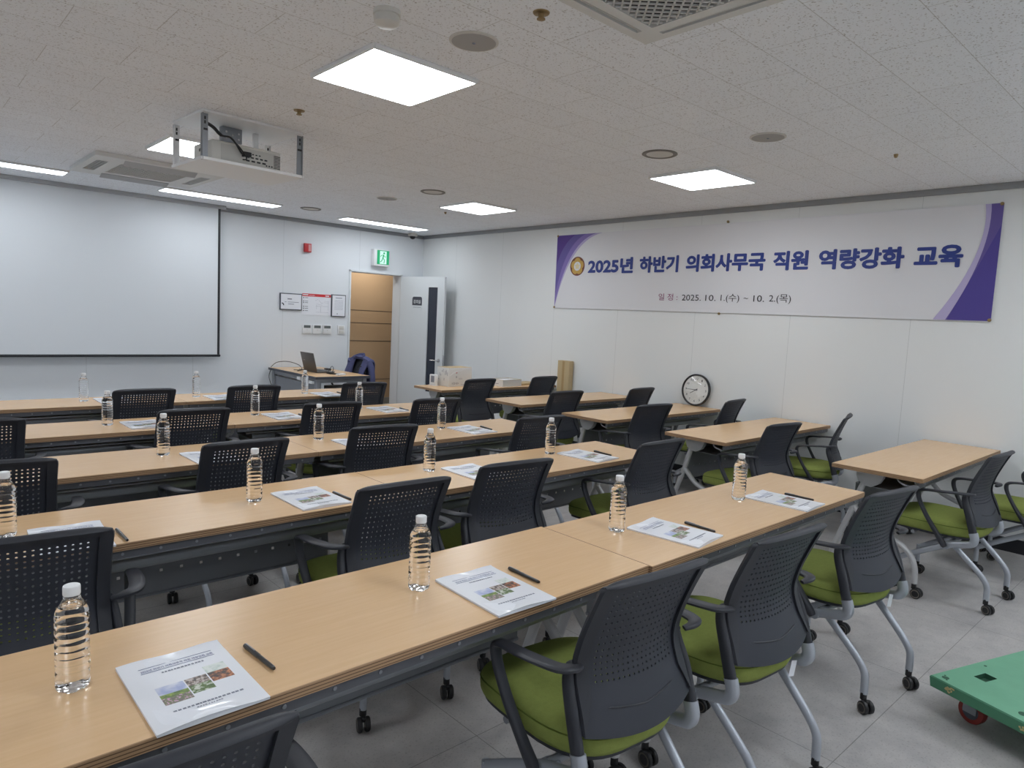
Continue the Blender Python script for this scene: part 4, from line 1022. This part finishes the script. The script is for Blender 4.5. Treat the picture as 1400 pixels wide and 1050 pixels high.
# jacket hung over that chair's back: an open shell around the shoulders of the backrest
jk = thing('jacket', 'navy blue jacket hung over the chair behind the lecturer desk', 'jacket', (4.69, 7.90, 0), math.radians(90))
m = MB(); rings = []
def jpt(u, z, rear):                                 # u across the back -1..1
    top = .905-.05*abs(u)**2.5
    return top
NUJ = 24
outer = []
for i in range(NUJ+1):
    u = -1+2*i/NUJ; hw = .245; topz = .915-.055*abs(u)**3
    col = []
    open_ = abs(u) < .50
    fz = .56+.0*u if not open_ else topz-.02-(.50-abs(u))*.0
    # front face from hem up, over the shoulder, down the rear
    front = [(.185, fz+(topz-.03-fz)*k/5) for k in range(6)]
    over = [(.135-.02, topz-.004), (.07, topz+.006), (.03, topz-.008)]
    rear = [(.020-.012*k/6, topz-.03-(topz-.03-.50)*k/6) for k in range(7)]
    for k, (y, z) in enumerate(front+over+rear):
        wv = .008*math.sin(u*11+z*9)
        zz = max(0., (.85-z))
        yy = y if k >= 6 else (y-.09*max(0, (z-.70))/.2)
        col.append((u*hw*(1+.04*(z < .7)), yy+wv+(.012 if k > 8 else 0)*0, z))
    outer.append(col)
G = [m.ring(c_) for c_ in outer]
for a, b_ in zip(G, G[1:]):
    for k in range(len(a)-1): m.face([a[k], a[k+1], b_[k+1], b_[k]])
jm = m.mesh('jacket_body', jacket_mat, 60); jb = put('jacket_body', jm, jk); sd = jb.modifiers.new('thickness', 'SOLIDIFY'); sd.thickness = .012; sd.offset = 0
for s_ in (-1, 1):
    m = MB(); m.sweep(cr([(s_*.225, .10, .86), (s_*.262, .085, .78), (s_*.272, .075, .66), (s_*.262, .085, .54), (s_*.255, .09, .46)], 5), [(.045, .04)]*21, 12, up=V(0, 1, 0)); m.build('sleeve', jacket_mat, jk)
m = MB(); m.sweep(cr([(-.11, .13, .895), (-.07, .07, .928), (0, .045, .938), (.07, .07, .928), (.11, .13, .895)], 5), (.008, .022), 8, up=V(0, 0, 1)); m.build('collar', jacket_mat, jk)
m = MB()
for s_ in (-1,): m.cyl((s_*.20, .192, .80), (s_*.20, .20, .80), .008, 10)
m.build('button', dark_line, jk)

# ------------------------------------------------------------------ green platform cart
ct = thing('platform_cart', 'green plastic platform cart on red wheels at the right edge of the floor', 'cart', (3.070, .752, 0), math.radians(-18))
# local: +x to the right along the far edge, -y towards the viewer
CW, CD, z0, z1 = .92, .60, .125, .170
m = MB()
hx, hy = (.20, .32), (-.075, -.045)
pts = rrect(0, CW, -CD, 0, .018)
xsb = [0.0, .16, .235, .62, .695, CW]; ysb = [-CD, -.115, -.068, 0]
holes = {(1, 1), (3, 1)}
m.mi = 0
gt = [[m.bm.verts.new((x, y, z1)) for y in ysb] for x in xsb]; gm = [[m.bm.verts.new((x, y, z1-.02)) for y in ysb] for x in xsb]
for i in range(5):
    for j in range(3):
        if (i, j) in holes:
            q = [(i, j), (i+1, j), (i+1, j+1), (i, j+1)]
            m.mi = 2
            for k in range(4):
                a, b_ = q[k], q[(k+1) % 4]; m.face([gt[a[0]][a[1]], gt[b_[0]][b_[1]], gm[b_[0]][b_[1]], gm[a[0]][a[1]]])
            m.face([gm[a][b_] for a, b_ in q]); m.mi = 0
        else: m.face([gt[i][j], gt[i+1][j], gt[i+1][j+1], gt[i][j+1]])
per = [(i, 0) for i in range(5)]+[(5, j) for j in range(3)]+[(i, 3) for i in range(5, 0, -1)]+[(0, j) for j in range(3, 0, -1)]
tp = [gt[i][j] for i, j in per]
md = m.ring([(xsb[i]+(.004 if i == 5 else -.004 if i == 0 else 0), ysb[j]+(.004 if j == 3 else -.004 if j == 0 else 0), z1-.005) for i, j in per]); lw = m.ring([(xsb[i], ysb[j], z0) for i, j in per])
m.mi = 1; m.loft([tp, md, lw], caps=False); m.face(lw)
m.build('deck', [cart_green, cart_side, cart_hole], ct, 0)
m = MB()
for x, y, r in ((.035, -.035, .013), (.055, -.31, .016), (CW-.04, -.035, .013), (.3, -.03, .006)): m.lathe([(0, z1-.001), (r, z1-.001), (r, z1+.0006), (0, z1+.0006)], 18, (x, y, 0))
for x, y in ((.022, -.048), (.052, -.022)): m.lathe([(0, z1-.001), (.004, z1-.001), (.004, z1+.0006), (0, z1+.0006)], 10, (x, y, 0))
m.build('deck_socket', cart_hole, ct)
m = MB(); rs = random.Random(11)
for a, b_, zc_ in ((-.045, -.09, .150), (-.06, -.08, .145), (-.31, -.36, .147), (-.34, -.44, .145), (-.42, -.5, .142)):
    for k in range(5):
        y = rs.uniform(b_, a); m.box((-.0035, y, zc_+rs.uniform(-.008, .008)), (.0012, rs.uniform(.004, .016), rs.uniform(.002, .008)), 0, Matrix.Rotation(rs.uniform(-.6, .6), 3, 'X'))
m.build('scuff', cart_scuff, ct, 0)
for x, y in ((.125, -.10), (CW-.125, -.10), (.125, -CD+.10), (CW-.125, -CD+.10)):
    m = MB(); m.lathe([(0, -.018), (.030, -.018), (.048, -.016), (.050, -.010), (.050, .010), (.048, .016), (.030, .018), (0, .018)], 24, (x, y, .050), 'x'); w = m.build('wheel', wheel_red, ct)
    m = MB(); m.lathe([(0, -.0195), (.030, -.0195), (.032, -.017), (.032, .017), (.030, .0195), (0, .0195)], 20, (x, y, .050), 'x'); m.build('hub', wheel_hub, w)
    m = MB(); m.box((x, y, z0-.010), (.07, .08, .020), .003); m.box((x-.024, y, .082), (.004, .05, .075)); m.box((x+.024, y, .082), (.004, .05, .075)); m.build('fork', steel_grey, w)

# ------------------------------------------------------------------ camera and render look
f_, yaw, pitch, roll, hc = 936.838, .746917, -.0966, .049408, 1.51548
cy, sy, cp, sp = math.cos(yaw), math.sin(yaw), math.cos(pitch), math.sin(pitch)
fw = V(sy*cp, cy*cp, sp); rt = V(cy, -sy, 0); up = rt.cross(fw)
r2 = rt*math.cos(roll)+up*math.sin(roll); u2 = up*math.cos(roll)-rt*math.sin(roll)
cam = bpy.data.cameras.new('camera'); co = bpy.data.objects.new('camera', cam); C.objects.link(co)
cam.sensor_width = 36; cam.lens = f_/1400*36; cam.clip_start = .02
mw = Matrix((r2, u2, -fw)).transposed().to_4x4(); mw.translation = (0, 0, hc); co.matrix_world = mw
sc = bpy.context.scene; sc.camera = co
w = bpy.data.worlds.new('world'); sc.world = w; w.use_nodes = True
w.node_tree.nodes['Background'].inputs[0].default_value = (.6, .65, .7, 1); w.node_tree.nodes['Background'].inputs[1].default_value = .05
vs_ = sc.view_settings; sc.display_settings.display_device = 'sRGB'
vs_.view_transform = 'Standard'; vs_.look = 'None'; vs_.gamma = 1; vs_.use_curve_mapping = False; vs_.exposure = 1.08
sc.cycles.max_bounces = 14; sc.cycles.transmission_bounces = 12; sc.cycles.diffuse_bounces = 6; sc.cycles.caustics_refractive = True
